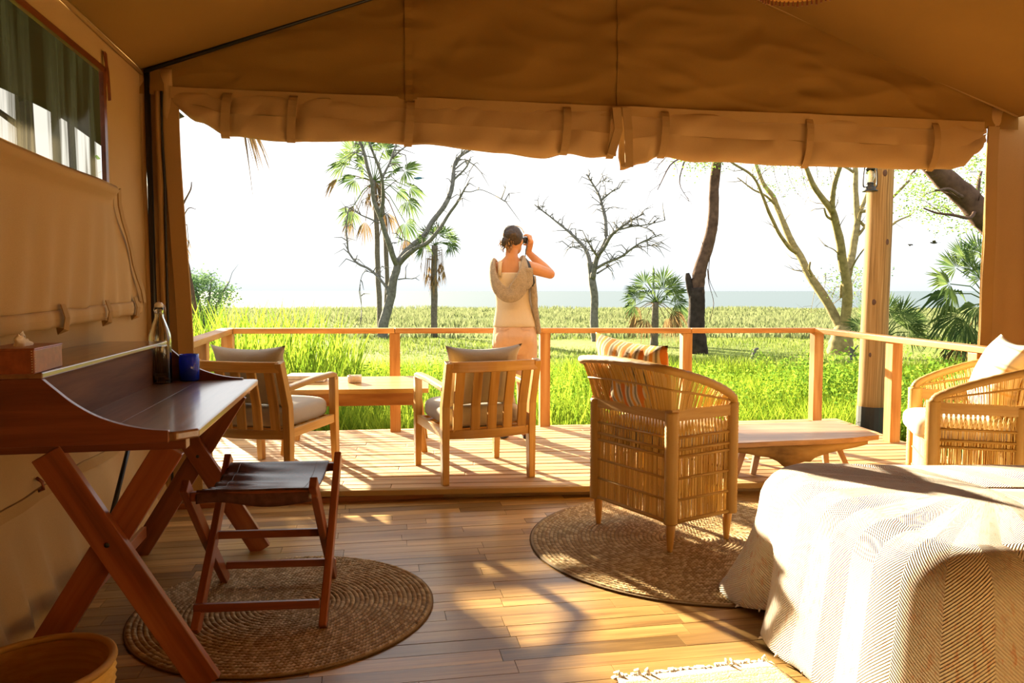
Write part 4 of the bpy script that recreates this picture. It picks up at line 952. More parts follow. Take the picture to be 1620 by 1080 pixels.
# ================================================================ basket by the desk
bk = thing('waste_basket', 'woven straw waste basket on the floor beneath the near desk end', 'basket', (-1.262, 2.0, 0.0))
def basket(r0, r1, h, n=60, rows=22, inner=False):
    b = MB(); vs = []; 
    for k in range(rows * 2 + 1):
        f = k / (rows * 2); r = lerp(r0, r1, f) + 0.012 * math.sin(f * math.pi); z = h * f
        for j in range(n):
            a = 2 * math.pi * j / n; bump_ = 0.0028 * (1 if (k % 2) else -1) + 0.002 * (1 if (j + k // 2) % 2 else -1)
            rr = r + (bump_ if not inner else -0.010); vs.append((rr * math.cos(a), rr * math.sin(a), z))
    R_ = rows * 2
    fs = [(i * n + j, i * n + (j + 1) % n, (i + 1) * n + (j + 1) % n, (i + 1) * n + j) if not inner else (i * n + j, (i + 1) * n + j, (i + 1) * n + (j + 1) % n, i * n + (j + 1) % n) for i in range(R_) for j in range(n)]
    fs.append(tuple(range(n - 1, -1, -1))); b.add(vs, fs, [(p[0] * .4, p[1] * .4, p[2]) for p in vs]); return b
basket(0.145, 0.188, 0.225).build('basket_wall', M['reed'], bk, smooth=True); 
o = basket(0.140, 0.186, 0.222, inner=True).build('basket_lining', M['wrap'], bk, smooth=True); o.location.z = 0.004
b = MB(); b.tube([(0.184 * math.cos(a), 0.184 * math.sin(a), 0.226 + 0.003 * math.sin(a * 2)) for a in [k * 2 * math.pi / 48 for k in range(48)]], 0.011, 8, closed=True); b.build('rim', M['wrap'], bk, smooth=True)

# ================================================================ hanging shade under the roof
hl = thing('pendant_lamp', 'woven straw lampshade with fringe hanging from the tent roof', 'lamp', (P(1272, 0, 2.95).x, 2.95, 0))
zb_ = P(1272, 4, 2.95 + .165).z
b = MB(); b.lathe([(0.165, zb_), (0.15, zb_ + 0.10), (0.10, zb_ + 0.24), (0.04, zb_ + 0.30)], 28, cap0=False); b.build('lamp_shade', M['reed'], hl, smooth=True)
b = MB()
for k in range(60): a = k * 2 * math.pi / 60; b.tube([(0.165 * math.cos(a), 0.165 * math.sin(a), zb_ + .004), (0.167 * math.cos(a), 0.167 * math.sin(a), zb_ - random.uniform(.012, .02))], .004, 4)
b.build('fringe', M['mahog_leg'], hl, kind='stuff')
lt_ = -((V((hl.location.x, 2.95, 0)) - TC).dot(EY)); tt_ = (V((hl.location.x, 2.95, 0)) - TC).dot(EX)
b = MB(); b.tube([(0, 0, zb_ + 0.29), (0, 0, roof_z(tt_) + 0.01)], 0.004, 6); b.build('cord', M['black'], hl)
# ================================================================ the woman with binoculars
sk, nt, out = newmat('skin'); v = coords(nt, 'obj', (1, 1, 1)); n = noise_tex(nt, v, 9, 3)
principled(nt, out, ramp(nt, n, [(0.3, (0.44, 0.20, 0.09)), (0.7, (0.53, 0.26, 0.125))]), 0.5, None, 0.35); M['skin'] = sk
M['hair'] = plain('dark_hair', (0.035, 0.022, 0.014), 0.5, 0.4, 0.6, 60, 0.002)
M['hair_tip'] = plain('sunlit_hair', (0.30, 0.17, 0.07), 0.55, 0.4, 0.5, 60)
M['tank'] = cloth('cream_cotton', (0.60, 0.49, 0.345), 600, 0.9, 0.05); M['pants'] = cloth('peach_cotton', (0.58, 0.37, 0.235), 500, 0.9, 0.06)
M['knitg'] = cloth('grey_brown_knit', (0.33, 0.27, 0.20), 130, 0.95, 0.2, 0, 0.004, 40)
WX, WY = 0.040, 6.03
def ellsweep(b, st, n=18):
    """stations (x, y, z, rx, ry) bottom to top, closed ends"""
    vs = []; K = len(st)
    for x, y, z, rx, ry in st:
        for j in range(n):
            a = 2 * math.pi * j / n; vs.append((x + rx * math.cos(a), y + ry * math.sin(a), z))
    fs = [(i * n + j, i * n + (j + 1) % n, (i + 1) * n + (j + 1) % n, (i + 1) * n + j) for i in range(K - 1) for j in range(n)]
    fs += [tuple(range(n - 1, -1, -1)), tuple((K - 1) * n + j for j in range(n))]; b.add(vs, fs)
def limb(b, pts, radii, n=12):
    pts = [V(p) for p in pts]; b.tube(pts, radii, n)
    for p, r in ((pts[0], radii[0]), (pts[-1], radii[-1])): b.ell(p, r * 0.99, 12, 8)
def remesh(o, vox, it=3):
    m = o.modifiers.new('r', 'REMESH'); m.mode = 'VOXEL'; m.voxel_size = vox; m.use_smooth_shade = True
    s = o.modifiers.new('s', 'SMOOTH'); s.iterations = it; s.factor = 0.5; return o
b = MB()
ellsweep(b, [(-.02, 0.0, .70, .12, .09), (-.02, -.005, .78, .160, .112), (-.02, 0, .88, .150, .105), (-.025, .01, 1.03, .115, .082), (-.035, .01, 1.15, .124, .088), (-.048, .01, 1.26, .145, .090), (-.054, .005, 1.33, .138, .070), (-.052, .0, 1.375, .085, .055), (-.048, 0, 1.41, .053, .050), (-.042, .012, 1.48, .049, .050)])
hy = math.radians(-24); HR = Matrix.Rotation(hy, 3, 'Z'); HC = V((-.030, .030, 1.535))
hp = lambda x, y, z: HC + HR @ V((x, y, z))
b.ell(HC, (.070, .088, .102), 18, 14, HR); b.ell(hp(0, .035, -.055), (.050, .055, .055), 14, 10, HR)   # skull and jaw
b.ell(hp(0, .098, -.022), (.012, .018, .022), 8, 8, HR); b.ell(hp(0, .088, -.062), (.022, .012, .010), 8, 6, HR)   # nose, mouth
for sx in (-1, 1):
    b.ell(hp(sx * .072, -.002, -.010), (.009, .020, .030), 8, 8, HR); b.ell(hp(sx * .030, .076, .010), (.015, .014, .010), 8, 6, HR)
RS, RE, RW_ = V((.083, .0, 1.325)), V((.262, .145, 1.278)), V((.090, .222, 1.452))
LS, LE, LW = V((-.165, .02, 1.318)), V((-.165, .245, 1.21)), V((-.055, .262, 1.448))
limb(b, [RS, RS.lerp(RE, .35) + V((0, 0, .006)), RE], [.054, .050, .039]); limb(b, [RE, RE.lerp(RW_, .3), RW_], [.039, .040, .026])
limb(b, [LS, LS.lerp(LE, .4), LE], [.052, .048, .038]); limb(b, [LE, LE.lerp(LW, .3), LW], [.038, .039, .026])
for sx in (-1, 1):
    limb(b, [(-.02 + sx * .085, 0, .76), (-.02 + sx * .088, .008, .44), (-.02 + sx * .09, -.012, .30), (-.02 + sx * .09, -.012, .09)], [.085, .058, .054, .038])
    b.ell((-.02 + sx * .092, .06, .045), (.036, .105, .034), 12, 8)
# hands: palm, four unequal bent fingers round the barrel, thumb from the palm side
FD = HR @ V((0, 1, 0)); SD = HR @ V((1, 0, 0)); BCN = hp(0, .165, .010)
def hand(wr, sx):
    bar = BCN + SD * (sx * .036)                       # barrel axis point
    palm = bar + SD * (sx * .036) + EZ * (-.012) + FD * .005
    limb(b, [wr, wr.lerp(palm, .6), palm], [.025, .028, .027], 10)
    for k, ln in enumerate((.92, 1.0, .95, .80)):
        f0 = palm + FD * (.028 - .019 * k) + EZ * .018
        f1 = f0 + (EZ * .030 - SD * sx * .008) * ln; f2 = f1 + (EZ * .010 - SD * sx * .026) * ln; f3 = f2 + (EZ * -.008 - SD * sx * .020) * ln
        limb(b, [f0, f1, f2, f3], [.0100, .0092, .0085, .0075], 8)
    t0 = palm - FD * .018 - EZ * .012; t1 = t0 - SD * sx * .020 - EZ * .012 - FD * .004; t2 = t1 - SD * sx * .026 + EZ * .002
    limb(b, [t0, t1, t2], [.0115, .0105, .009], 8)
hand(RW_, 1); hand(LW, -1)
person = b.build('person', M['skin'], smooth=True); person.location = (WX, WY, DZ); remesh(person, 0.0055, 3)
tag(person, 'person in cream top and peach trousers standing by the railing, looking through binoculars', 'person')
b = MB(); ellsweep(b, [(-.02, -.012, .66, .150, .11), (-.018, -.022, .74, .174, .135), (-.018, -.022, .80, .172, .136), (-.02, -.006, .87, .160, .116), (-.02, 0, .905, .153, .110)], 24)
for sx in (-1, 1): limb(b, [(-.018 + sx * .084, -.016, .74), (-.018 + sx * .086, 0, .58), (-.018 + sx * .088, .006, .42), (-.018 + sx * .09, -.008, .22), (-.018 + sx * .09, -.008, .075)], [.094, .088, .075, .070, .066], 14)
for sx in (-1, 1): b.ell((-.018 + sx * .074, -.078, .775), (.082, .075, .078), 14, 10)
tr_ = b.build('trousers', M['pants'], person, smooth=True); remesh(tr_, 0.008, 4)
for sx in (-1, 1): b = MB(); b.tube([(-.018 + sx * .045, -.128, .862), (-.018 + sx * .075, -.131, .856), (-.018 + sx * .115, -.112, .858)], .0035, 5); b.build('pocket_welt', M['pants'], person, smooth=True)
b = MB(); ellsweep(b, [(-.018, -.006, .868, .168, .122), (-.018, -.006, .90, .166, .122), (-.022, .004, 1.0, .146, .102), (-.028, .008, 1.07, .136, .098), (-.036, .008, 1.16, .143, .104), (-.046, .008, 1.235, .152, .106), (-.05, .008, 1.285, .140, .098)], 28)
tp = b.build('tank_top', M['tank'], person, smooth=True); remesh(tp, 0.008, 2)
for sx in (-1, 1): b = MB(); b.bar([(-.052 + sx * .085, -.088, 1.26), (-.052 + sx * .078, -.055, 1.36), (-.052 + sx * .075, .0, 1.378), (-.052 + sx * .08, .08, 1.28)], .030, .010, up=(0, -1, .4)); b.build('top_strap', M['tank'], person, smooth=True)
# draped knit hood on the back and a hanging sleeve
def hood_path(k): return crom([(-.150, .085, 1.315), (-.178, .03, 1.365), (-.190, -.055, 1.335), (-.182, -.105, 1.24), (-.145, -.135, 1.165), (-.085, -.148, 1.118), (-.030, -.148, 1.125), (.025, -.135, 1.19), (.055, -.110, 1.28), (.058, -.05, 1.365), (.030, .03, 1.375), (.0, .09, 1.31)], 5)[k]
hpts = [hood_path(k) for k in range(56)]
b = MB(); n = 14; vs = []
for i, p in enumerate(hpts):
    t = (hpts[min(i + 1, 55)] - hpts[max(i - 1, 0)]).normalized(); body_ax = V((-.05, 0, p.z)); nrm = (p - body_ax); nrm = (nrm - t * nrm.dot(t)).normalized(); sd = t.cross(nrm)
    f = i / 55; wdt = .026 + .026 * math.sin(math.pi * f) + .020 * math.exp(-((f - .66) / .16) ** 2)
    for j in range(n):
        a = 2 * math.pi * j / n; fold = 1 + .22 * math.cos(3 * a + f * 5); vs.append(p + sd * wdt * math.cos(a) * 1.05 + nrm * .021 * math.sin(a) * fold)
b.add(vs, [(i * n + j, i * n + (j + 1) % n, (i + 1) * n + (j + 1) % n, (i + 1) * n + j) for i in range(55) for j in range(n)] + [tuple(range(n - 1, -1, -1)), tuple(55 * n + j for j in range(n))])
b.build('knit_hood', M['knitg'], person, smooth=True, sub=1)
b = MB(); b.grid(12, 12, lambda u, w: V((lerp(.045, .118, u) - .02 * w * (1 - u), -.105 - .012 * math.sin(u * 3) - .010 * w, lerp(1.32, 1.20 - .05 * math.sin(u * 3.1), w))))
b.build('hood_back', M['knitg'], person, smooth=True, solid=0.008)
b = MB(); b.tube(crom([(.112, -.04, 1.255), (.126, -.05, 1.15), (.136, -.045, 1.02), (.152, -.04, .92), (.163, -.035, .85), (.166, -.03, .815)], 4), [.030 + .004 * fbm((k, 0, 0), .6) - .0007 * k for k in range(21)], 12); b.build('knit_sleeve', M['knitg'], person, smooth=True)
b = MB(); b.bar(crom([(.052, -.01, 1.392), (.078, -.055, 1.355), (.100, -.088, 1.285), (.118, -.085, 1.215), (.128, -.05, 1.18)], 4), .036, .012, up=(.4, -1, .3)); b.build('black_strap', M['rubber'], person, smooth=True, bevel=0.003)
# hair: cap, loose bun, wisps
b = MB()
def hair_ell(c, r, seed):
    c = V(c); vs = []; n, m = 26, 18
    for i in range(m + 1):
        t = math.pi * i / m
        for j in range(n):
            a = 2 * math.pi * j / n; d = V((math.sin(t) * math.cos(a), math.sin(t) * math.sin(a), -math.cos(t))); k = 1 + .10 * fbm(d * 2.2, 1.5, seed) + .05 * fbm(d * 7, 1, seed)
            vs.append(c + HR @ V((d.x * r[0] * k, d.y * r[1] * k, d.z * r[2] * k)))
    b.add(vs, [(i * n + j, i * n + (j + 1) % n, (i + 1) * n + (j + 1) % n, (i + 1) * n + j) for i in range(m) for j in range(n)])
hair_ell(hp(0, -.026, .026), (.082, .084, .088), 1); hair_ell(hp(-.020, -.068, -.012), (.052, .050, .052), 4); hair_ell(hp(.012, -.075, .030), (.058, .040, .050), 8)
b.build('hair', M['hair'], person, smooth=True)
b = MB()
for k in range(46):
    q = random.uniform(-1, .55); p0 = hp(q * .062, -.085 + random.uniform(-.02, .02), random.uniform(-.06, .05)); d = V((random.uniform(-.022, .012), random.uniform(-.016, .008), random.uniform(-.055, -.02)))
    b.tube([p0, p0 + d * .5 + V((random.uniform(-.008, .008), -.006, 0)), p0 + d], [.0045, .004, .0015], 4)
for k in range(14):
    p0 = hp(random.uniform(-.03, .02), -.060, -.055); b.tube([p0, p0 + V((random.uniform(-.01, .01), -.005, -.035)), p0 + V((random.uniform(-.016, .012), 0, -.075))], [.006, .005, .0015], 4)
b.build('hair_wisps', M['hair_tip'], person, smooth=True)
b = MB(); b.tube([hp(.088 * math.sin(a), .012 + .02 * math.cos(a), .020 + .094 * math.cos(a)) for a in [math.radians(q) for q in range(-60, 75, 9)]], .0045, 6); b.build('hair_band', M['white'], person, smooth=True)
for sx in (-1, 1):
    b = MB(); b.add(*(lambda m_: (m_.v, m_.f))((lambda mm: (mm.ell((-.018 + sx * .092, .055, .040), (.045, .125, .040), 16, 10), mm)[1])(MB()))); o = b.build('shoe', M['box_leather'], person, smooth=True)
    b2 = MB(); b2.lathe([(0.040, 0), (0.046, .006), (0.046, .018), (0.040, .02)], 20); s = b2.build('sole', M['rubber'], o); s.location = (-.018 + sx * .092, .055, 0.0); s.scale = (1.0, 2.75, 1)
# binoculars
bi = thing('binoculars', 'black binoculars held up to the eyes of the person', 'binoculars', V((WX, WY, DZ)) + BCN, hy)
for sx in (-1, 1):
    b = MB(); vs0 = [(0.016, -.075), (0.019, -.060), (0.017, -.058), (0.018, -.035), (0.025, -.02), (0.026, .025), (0.022, .03), (0.027, .06), (0.028, .075)]
    b.lathe([(r, z) for r, z in vs0], 18); b.v = [(p[0] + sx * .036, p[2], -p[1]) for p in b.v]; b.build('barrel', M['rubber'], bi, smooth=True)
b = MB(); b.box(-.03, .03, -.03, .03, -.008, .010); b.build('bridge', M['rubber'], bi, bevel=0.003)
b = MB(); b.tube([(0.062, -.03, .0), (0.078, -.07, -.03), (0.082, -.11, -.085), (.085, -.13, -.14), (.07, -.12, -.19), (.03, -.03, -.21)], .004, 5); b.build('neck_strap', M['rubber'], bi, smooth=True)

# ================================================================ round log post with lantern
lg = thing('log_post', 'tall peeled log post with black sleeve foot outside the right deck corner', 'post', (3.235, 7.0, GZ))
T0, T1 = P(1377, 672, 7.0) - V((3.235, 7.0, GZ)), P(1394, 260, 7.0) - V((3.235, 7.0, GZ))
ax = (T1 - T0) / (T1.z - T0.z)
lpz = [0.62 + k * 0.11 for k in range(30)]
b = MB(); b.tube([T0 + ax * (z - T0.z) + V((.006 * fbm((0, 0, z), 2), .006 * fbm((3, 0, z), 2), 0)) for z in lpz], [lerp(.118, .104, k / 29) + .003 * fbm((k, 0, 0), .5) for k in range(30)], 20); b.build('log', M['log'], lg, smooth=True)
b = MB(); b.tube([T0 + ax * (z - T0.z) for z in (-0.1, 0.35, 0.68)], [.124, .124, .122], 20); b.build('sleeve', M['rubber'], lg, smooth=False)
b = MB()
for k, (a, z) in enumerate(((4.2, 1.62), (5.0, 2.15), (4.6, 2.75), (4.1, 1.15))):
    c = T0 + ax * (z - T0.z) + V((math.cos(a) * .101, math.sin(a) * .101, 0)); b.ell(c, (.022, .015, .034), 10, 8)
b.build('knot', M['bark_brown'], lg, smooth=True, kind='stuff')
LP = P(1376, 303, 6.86)
ln = thing('hurricane_lantern', 'black hurricane lantern with clear glass chimney hung on the log post', 'lantern', LP)
b = MB(); b.lathe([(0.062, 0), (0.066, .004), (0.064, .010), (0.05, .014), (0.048, .040), (0.03, .048), (0.03, .060)], 24); b.build('fuel_tank', M['black'], ln, smooth=False)
b = MB(); b.lathe([(0.028, .060), (0.034, .064), (.034, .074), (.026, .080)], 20); b.build('burner', M['black'], ln, smooth=True)
b = MB(); b.lathe([(0.026, .080), (0.040, .115), (0.041, .15), (0.030, .185), (.028, .185), (.038, .15), (.037, .115), (.024, .081)], 24, cap0=False, cap1=False); b.build('glass_chimney', M['glass'], ln, smooth=True)
b = MB(); b.lathe([(0.038, .186), (0.042, .19), (0.034, .215), (0.034, .235), (0.016, .25)], 20); b.build('cap', M['black'], ln, smooth=True)
b = MB()
for sx in (-1, 1): b.tube(crom([(sx * .046, 0, .035), (sx * .060, 0, .06), (sx * .058, 0, .15), (sx * .050, 0, .21), (sx * .03, 0, .226)], 4), .0065, 7)
b.build('air_tube', M['black'], ln, smooth=True)
b = MB(); b.tube([(.055 * math.cos(a), 0, .21 + .10 * math.sin(a)) for a in [k * math.pi / 12 for k in range(13)]], .0025, 5); b.tube([(0, 0, .31), (0.02, .02, .33), (.10, .09, .345)], .004, 6); b.build('bail', M['steel'], ln, smooth=True)
# ================================================================ trees beyond the deck
def branchy(b, B, Y, branches, twigs=0, tl=(0.3, 0.9), tr=0.012, droop=0.0, n=7, wob=0.03, up=0.2, skip0=0, fat=1.0):
    """branches: ([(px, py, dy)...], r0, r1) sight lines taken at distance Y + dy; B = tree base"""
    for bi_, (nodes, r0, r1) in enumerate(branches):
        pts = [P(q[0], q[1], Y + (q[2] if len(q) > 2 else 0)) - B for q in nodes]; pts = crom(pts, 4)
        pts = [p + V((fbm(p, 1.3, 1), fbm(p, 1.3, 5), fbm(p, 1.3, 9))) * wob for p in pts]; m = len(pts) - 1
        rr = [fat * lerp(r0, r1, k / m) * (1 + .12 * fbm((k, bi_, 0), .7)) for k in range(m + 1)]
        b.tube(pts, rr, n)
        L = sum((pts[i + 1] - pts[i]).length for i in range(m))
        nt_ = 0 if bi_ < skip0 else int(twigs * L)
        for _ in range(nt_):
            k = random.randint(max(1, m // 4), m); p = pts[k]; ax = (pts[k] - pts[k - 1]).normalized()
            d = (V((random.uniform(-1, 1), random.uniform(-1, 1), random.uniform(-.6, 1))) + ax * .5 + EZ * up).normalized(); ln = random.uniform(*tl)
            q1 = p + d * ln * .5; q2 = p + d * ln + V((random.uniform(-.12, .12), 0, random.uniform(-.12, .12) - droop)) * ln * 2
            b.tube([p, q1, q2], [tr, tr * .75, tr * .3], 3)
            if random.random() < .6:
                d2 = (d + V((random.uniform(-1, 1), random.uniform(-1, 1), random.uniform(-1, 1) - droop))).normalized(); b.tube([q1, q1 + d2 * ln * .5], [tr * .6, tr * .25], 3)
def tree(name, label, px, py, Y, group=None):
    B = P(px, py, Y); B.z = min(B.z, ground_h(B.x, B.y)) - 0.05 if py > 480 else GZ
    return thing(name, label, 'tree', B, 0, group), B
def leaf_cloud(name, parent, mat, cents, n, spread_, size, B=V((0, 0, 0)), flat=0.4, **kw):
    """n small leaves round the given centres"""
    c = np.array([tuple(V(q) - B) for q in cents]); idx = np.random.randint(0, len(c), n); s = np.array(spread_)
    p = c[idx] + np.random.randn(n, 3) * s
    a = np.random.randn(n, 3); a[:, 2] *= flat; a /= np.linalg.norm(a, axis=1)[:, None]; w = np.cross(a, np.random.randn(n, 3)); w /= np.linalg.norm(w, axis=1)[:, None]
    sz = size * (0.6 + 0.8 * np.random.rand(n))[:, None]
    vs = np.stack([p, p + a * sz * .5 + w * sz * .28, p + a * sz, p + a * sz * .5 - w * sz * .28], 1).reshape(-1, 3)
    me = fast_mesh(name, vs, 4, n, mat); o = bpy.data.objects.new(name, me); COL.objects.link(o); o.parent = parent
    for k, v_ in kw.items(): o[k] = v_
    return o
def fast_mesh(name, vs, k, n, mat, faces=None):
    me = bpy.data.meshes.new(name); me.vertices.add(len(vs)); me.vertices.foreach_set('co', np.asarray(vs, dtype=np.float32).ravel())
    if faces is None: faces = np.arange(n * k).reshape(n, k)
    nf, kk = faces.shape; me.loops.add(nf * kk); me.loops.foreach_set('vertex_index', faces.astype(np.int32).ravel()); me.polygons.add(nf)
    me.polygons.foreach_set('loop_start', np.arange(nf, dtype=np.int32) * kk); me.materials.append(mat); me.update(calc_edges=True); return me
def frond(parent, B, C, H, size, mat, droop=0.25, n=18, span=105, tilt=0.0, name='frond', pet=0.012):
    """fan leaf: stalk from crown C to hub H, pleated fan of the given size"""
    C, H = V(C), V(H); d = (H - C); d = d.normalized() if d.length > .02 else V((0.2, -.3, 1)).normalized()
    side = d.cross(V((tilt, -0.75, 0.65)).normalized()); side = side.normalized() if side.length > .1 else V((0, 1, 0)); nr = side.cross(d).normalized()
    b = MB(); mid = C.lerp(H, .5) + EZ * 0.12 * (H - C).length; b.tube([C - B, mid - B, H - B], [pet * 1.4, pet, pet * .8], 4)
    for k in range(n):
        a = math.radians(lerp(-span, span, (k + .5) / n) + random.uniform(-3, 3)); dl = math.radians(span / n * .95)
        Lk = size * (0.95 - .18 * abs(a) / 1.8) * random.uniform(.88, 1.08)
        dr = lambda q: d * math.cos(q) + side * math.sin(q)
        p0 = H + dr(a) * .04 * size; l1 = H + dr(a - dl) * Lk * .52 - nr * .02 * size; r1 = H + dr(a + dl) * Lk * .52 - nr * .02 * size; m1 = H + dr(a) * Lk * .56 + nr * .02 * size
        tip = H + dr(a) * Lk - EZ * droop * Lk * random.uniform(.6, 1.4)
        for q in (l1, r1, m1): q.z -= droop * .22 * Lk
        b.add([x - B for x in (p0, l1, m1, r1, tip)], [(0, 2, 1), (0, 3, 2), (1, 2, 4), (2, 3, 4)])
    return b.build(name, mat, parent)
def dead_skirt(parent, B, C, n, length, rad, seed=0):
    b = MB()
    for k in range(n):
        a = random.uniform(0, 6.28); z0 = random.uniform(-.25, 0.05) * length; r = rad * random.uniform(.5, 1.3); p = V(C) - B + V((0, 0, z0)); e_ = V((math.cos(a) * r, math.sin(a) * r, 0)); ln = length * random.uniform(.5, 1.0)
        b.tube([p, p + e_ * .8 + EZ * .06 * ln, p + e_ - EZ * ln * .55], [.014, .012, .01], 3)
        for j in range(7):
            h0 = p + e_ - EZ * ln * .5; dd_ = V((random.uniform(-.12, .12), random.uniform(-.12, .12), -random.uniform(.25, .5))) * ln; w = V((math.cos(a + 1.6), math.sin(a + 1.6), 0)) * .02
            b.add([h0 - w, h0 + w, h0 + dd_], [(0, 1, 2)])
    return b.build('dead_fronds', M['dry'], parent, kind='stuff')

# forked dead tree
T, B = tree('dead_tree', 'forked grey dead tree with a long limb reaching right, in front of the tall palms', 605, 537, 28)
b = MB(); br = [([(604, 545), (606, 520), (613, 490), (619, 460), (626, 430), (629, 414)], .30, .20),
    ([(629, 416), (641, 400, .2), (655, 387, .5), (680, 360, .9), (707, 317, 1.3), (717, 287, 1.6), (720, 260, 1.8), (727, 247, 1.9), (745, 236, 2.1)], .20, .07),
    ([(628, 420), (645, 402, -.2), (660, 392, -.4), (683, 380, -.8), (707, 343, -1), (727, 313, -1.3), (738, 296, -1.5)], .17, .04),
    ([(717, 287, 1.6), (733, 270, 1.6), (745, 250, 1.5)], .07, .035), ([(719, 270, 1.8), (728, 262, 2.1), (738, 255, 2.4), (752, 262, 2.6)], .05, .03), ([(722, 262, 1.8), (731, 240, 1.7), (733, 228, 1.6)], .05, .03),
    ([(735, 303, -1.4), (748, 304, -1.5), (763, 300, -1.6), (780, 306, -1.7), (800, 319, -1.8)], .03, .012),
    ([(627, 420), (622, 405, -.3), (612, 373, -.6), (602, 343, -.9), (593, 317, -1.1), (587, 283, -1.3), (577, 243, -1.5), (566, 215, -1.7)], .17, .07),
    ([(602, 343, -.9), (607, 310, -1.4), (605, 283, -1.8), (590, 243, -2.2), (582, 218, -2.3)], .11, .05), ([(605, 285, -1.8), (613, 267, -1.6), (625, 237, -1.2), (628, 222, -1)], .07, .035), ([(622, 250, -1.3), (634, 238, -1.2), (649, 226, -1.2)], .05, .025),
    ([(612, 465), (610, 453, .1), (590, 430, .5), (570, 420, .9), (556, 405, 1.2), (549, 392, 1.4), (547, 350, 1.5), (551, 328, 1.6)], .085, .035), ([(598, 352, -.9), (577, 343, -.6), (552, 327, -.3)], .05, .02),
    ([(631, 443), (642, 440, -.3), (653, 439, -.6)], .04, .02), ([(608, 440), (600, 436, .3), (578, 430, .6), (570, 450, .8), (572, 490, .9)], .03, .012), ([(655, 388, .4), (640, 380, .1), (622, 384, -.3)], .03, .012)]
branchy(b, B, 28, br, fat=.66, twigs=3.0, tl=(.3, 1.0), tr=.024, droop=.25, n=8, wob=.07, skip0=1); b.build('trunk', M['bark_grey'], T, smooth=True)
# tall fan palms
T, B = tree('fan_palm', 'tall twin-stemmed fan palm standing behind the forked dead tree', 603, 532, 33)
b = MB(); branchy(b, B, 33, [([(602, 535), (599, 450), (597, 400), (595, 330), (592, 285)], .115, .10), ([(610, 535, .3), (612, 460, .4), (611, 400, .3), (606, 340, .2), (600, 295)], .10, .09)], n=8, wob=.03); b.build('trunk', M['palm_trunk'], T, smooth=True)
CR = P(592, 287, 33)
for hx, hy_, sz, dr in ((544, 263, 26, .5), (552, 252, 24, .2), (560, 240, 30, .1), (580, 235, 28, .1), (607, 238, 30, .1), (596, 228, 28, 0), (562, 283, 26, .45), (640, 270, 30, .25), (648, 296, 27, .3), (644, 318, 24, .5), (641, 352, 24, .6), (555, 333, 22, .4), (620, 272, 22, .2), (615, 255, 24, .1), (575, 262, 26, .3), (630, 300, 22, .5)):
    frond(T, B, CR, P(hx, hy_, 33 + random.uniform(-.9, .9)), 1.3 * sz * 33 / 1230, M['frond'], dr, tilt=random.uniform(-.4, .4), pet=.02)
for hx, hy_, sz in ((560, 325, 26), (556, 345, 24), (611, 335, 28), (578, 350, 24), (535, 285, 26), (640, 378, 22)): frond(T, B, CR, P(hx, hy_, 33 + random.uniform(-.6, .6)), sz * 33 / 1230, M['dry'], 1.0, n=14, span=60, name='dry_frond', pet=.02)
dead_skirt(T, B, CR, 26, 1.3, .38)
T, B = tree('fan_palm', 'single slim fan palm with a beard of dead leaves to the left of the person', 687, 535, 29)
b = MB(); branchy(b, B, 29, [([(687, 538), (687, 480), (687, 430), (688, 388)], .125, .115)], n=9, wob=.015); b.build('trunk', M['palm_trunk'], T, smooth=True); CR = P(688, 388, 29)
for hx, hy_, sz, dr in ((674, 381, 22, .3), (680, 374, 22, .1), (692, 370, 20, .1), (702, 370, 24, .15), (709, 380, 20, .4), (712, 389, 18, .5), (671, 392, 18, .5), (699, 384, 18, .3)): frond(T, B, CR, P(hx, hy_, 29 + random.uniform(-.5, .5)), 1.3 * sz * 29 / 1230, M['frond'], dr, tilt=random.uniform(-.3, .3))
dead_skirt(T, B, P(688, 398, 29), 22, 1.5, .42)
# thorny dead tree
T, B = tree('dead_tree', 'grey dead tree with bare crooked arms to the right of the person', 941, 545, 26)
b = MB(); br = [([(942, 550), (941, 520), (940, 480), (938, 450), (937, 431), (934, 415)], .24, .17), ([(939, 440, -.1), (943, 420, -.2), (947, 403, -.3), (953, 390, -.3), (959, 371, -.3), (957, 343, 0), (952, 318, .2), (941, 297, .4), (927, 276, .5)], .16, .04),
    ([(936, 425), (930, 405, .2), (922, 389, .4), (908, 375, .6), (894, 361, .9), (869, 343, 1.2), (845, 323, 1.5)], .13, .03), ([(952, 318, .2), (966, 304, -.1), (979, 299, -.3)], .05, .025), ([(947, 403, -.3), (964, 375, -.8), (978, 361, -1.2), (996, 350, -1.5), (1018, 337, -1.8)], .10, .03), ([(976, 362, -1.1), (995, 359, -1.6), (1017, 357, -2), (1052, 348, -2.4)], .06, .02),
    ([(945, 424, -.2), (960, 415, -.5), (982, 405, -1), (1003, 392, -1.4), (1020, 382, -1.7), (1046, 370, -2.2)], .08, .025), ([(1003, 392, -1.4), (1020, 389, -1.1), (1042, 387, -.9)], .035, .015), ([(947, 407, -.3), (938, 395, -.9), (929, 378, -1.4)], .07, .03), ([(946, 432, -.1), (956, 426, .3), (966, 419, .7)], .06, .03), ([(941, 297, .4), (950, 287, .8), (962, 288, 1.1)], .03, .015), ([(927, 389, .4), (912, 392, .8), (900, 390, 1.1)], .025, .012)]
branchy(b, B, 26, br, fat=.62, twigs=9, tl=(.2, .75), tr=.020, droop=.15, n=8, wob=.06, skip0=1); b.build('trunk', M['bark_grey'], T, smooth=True)
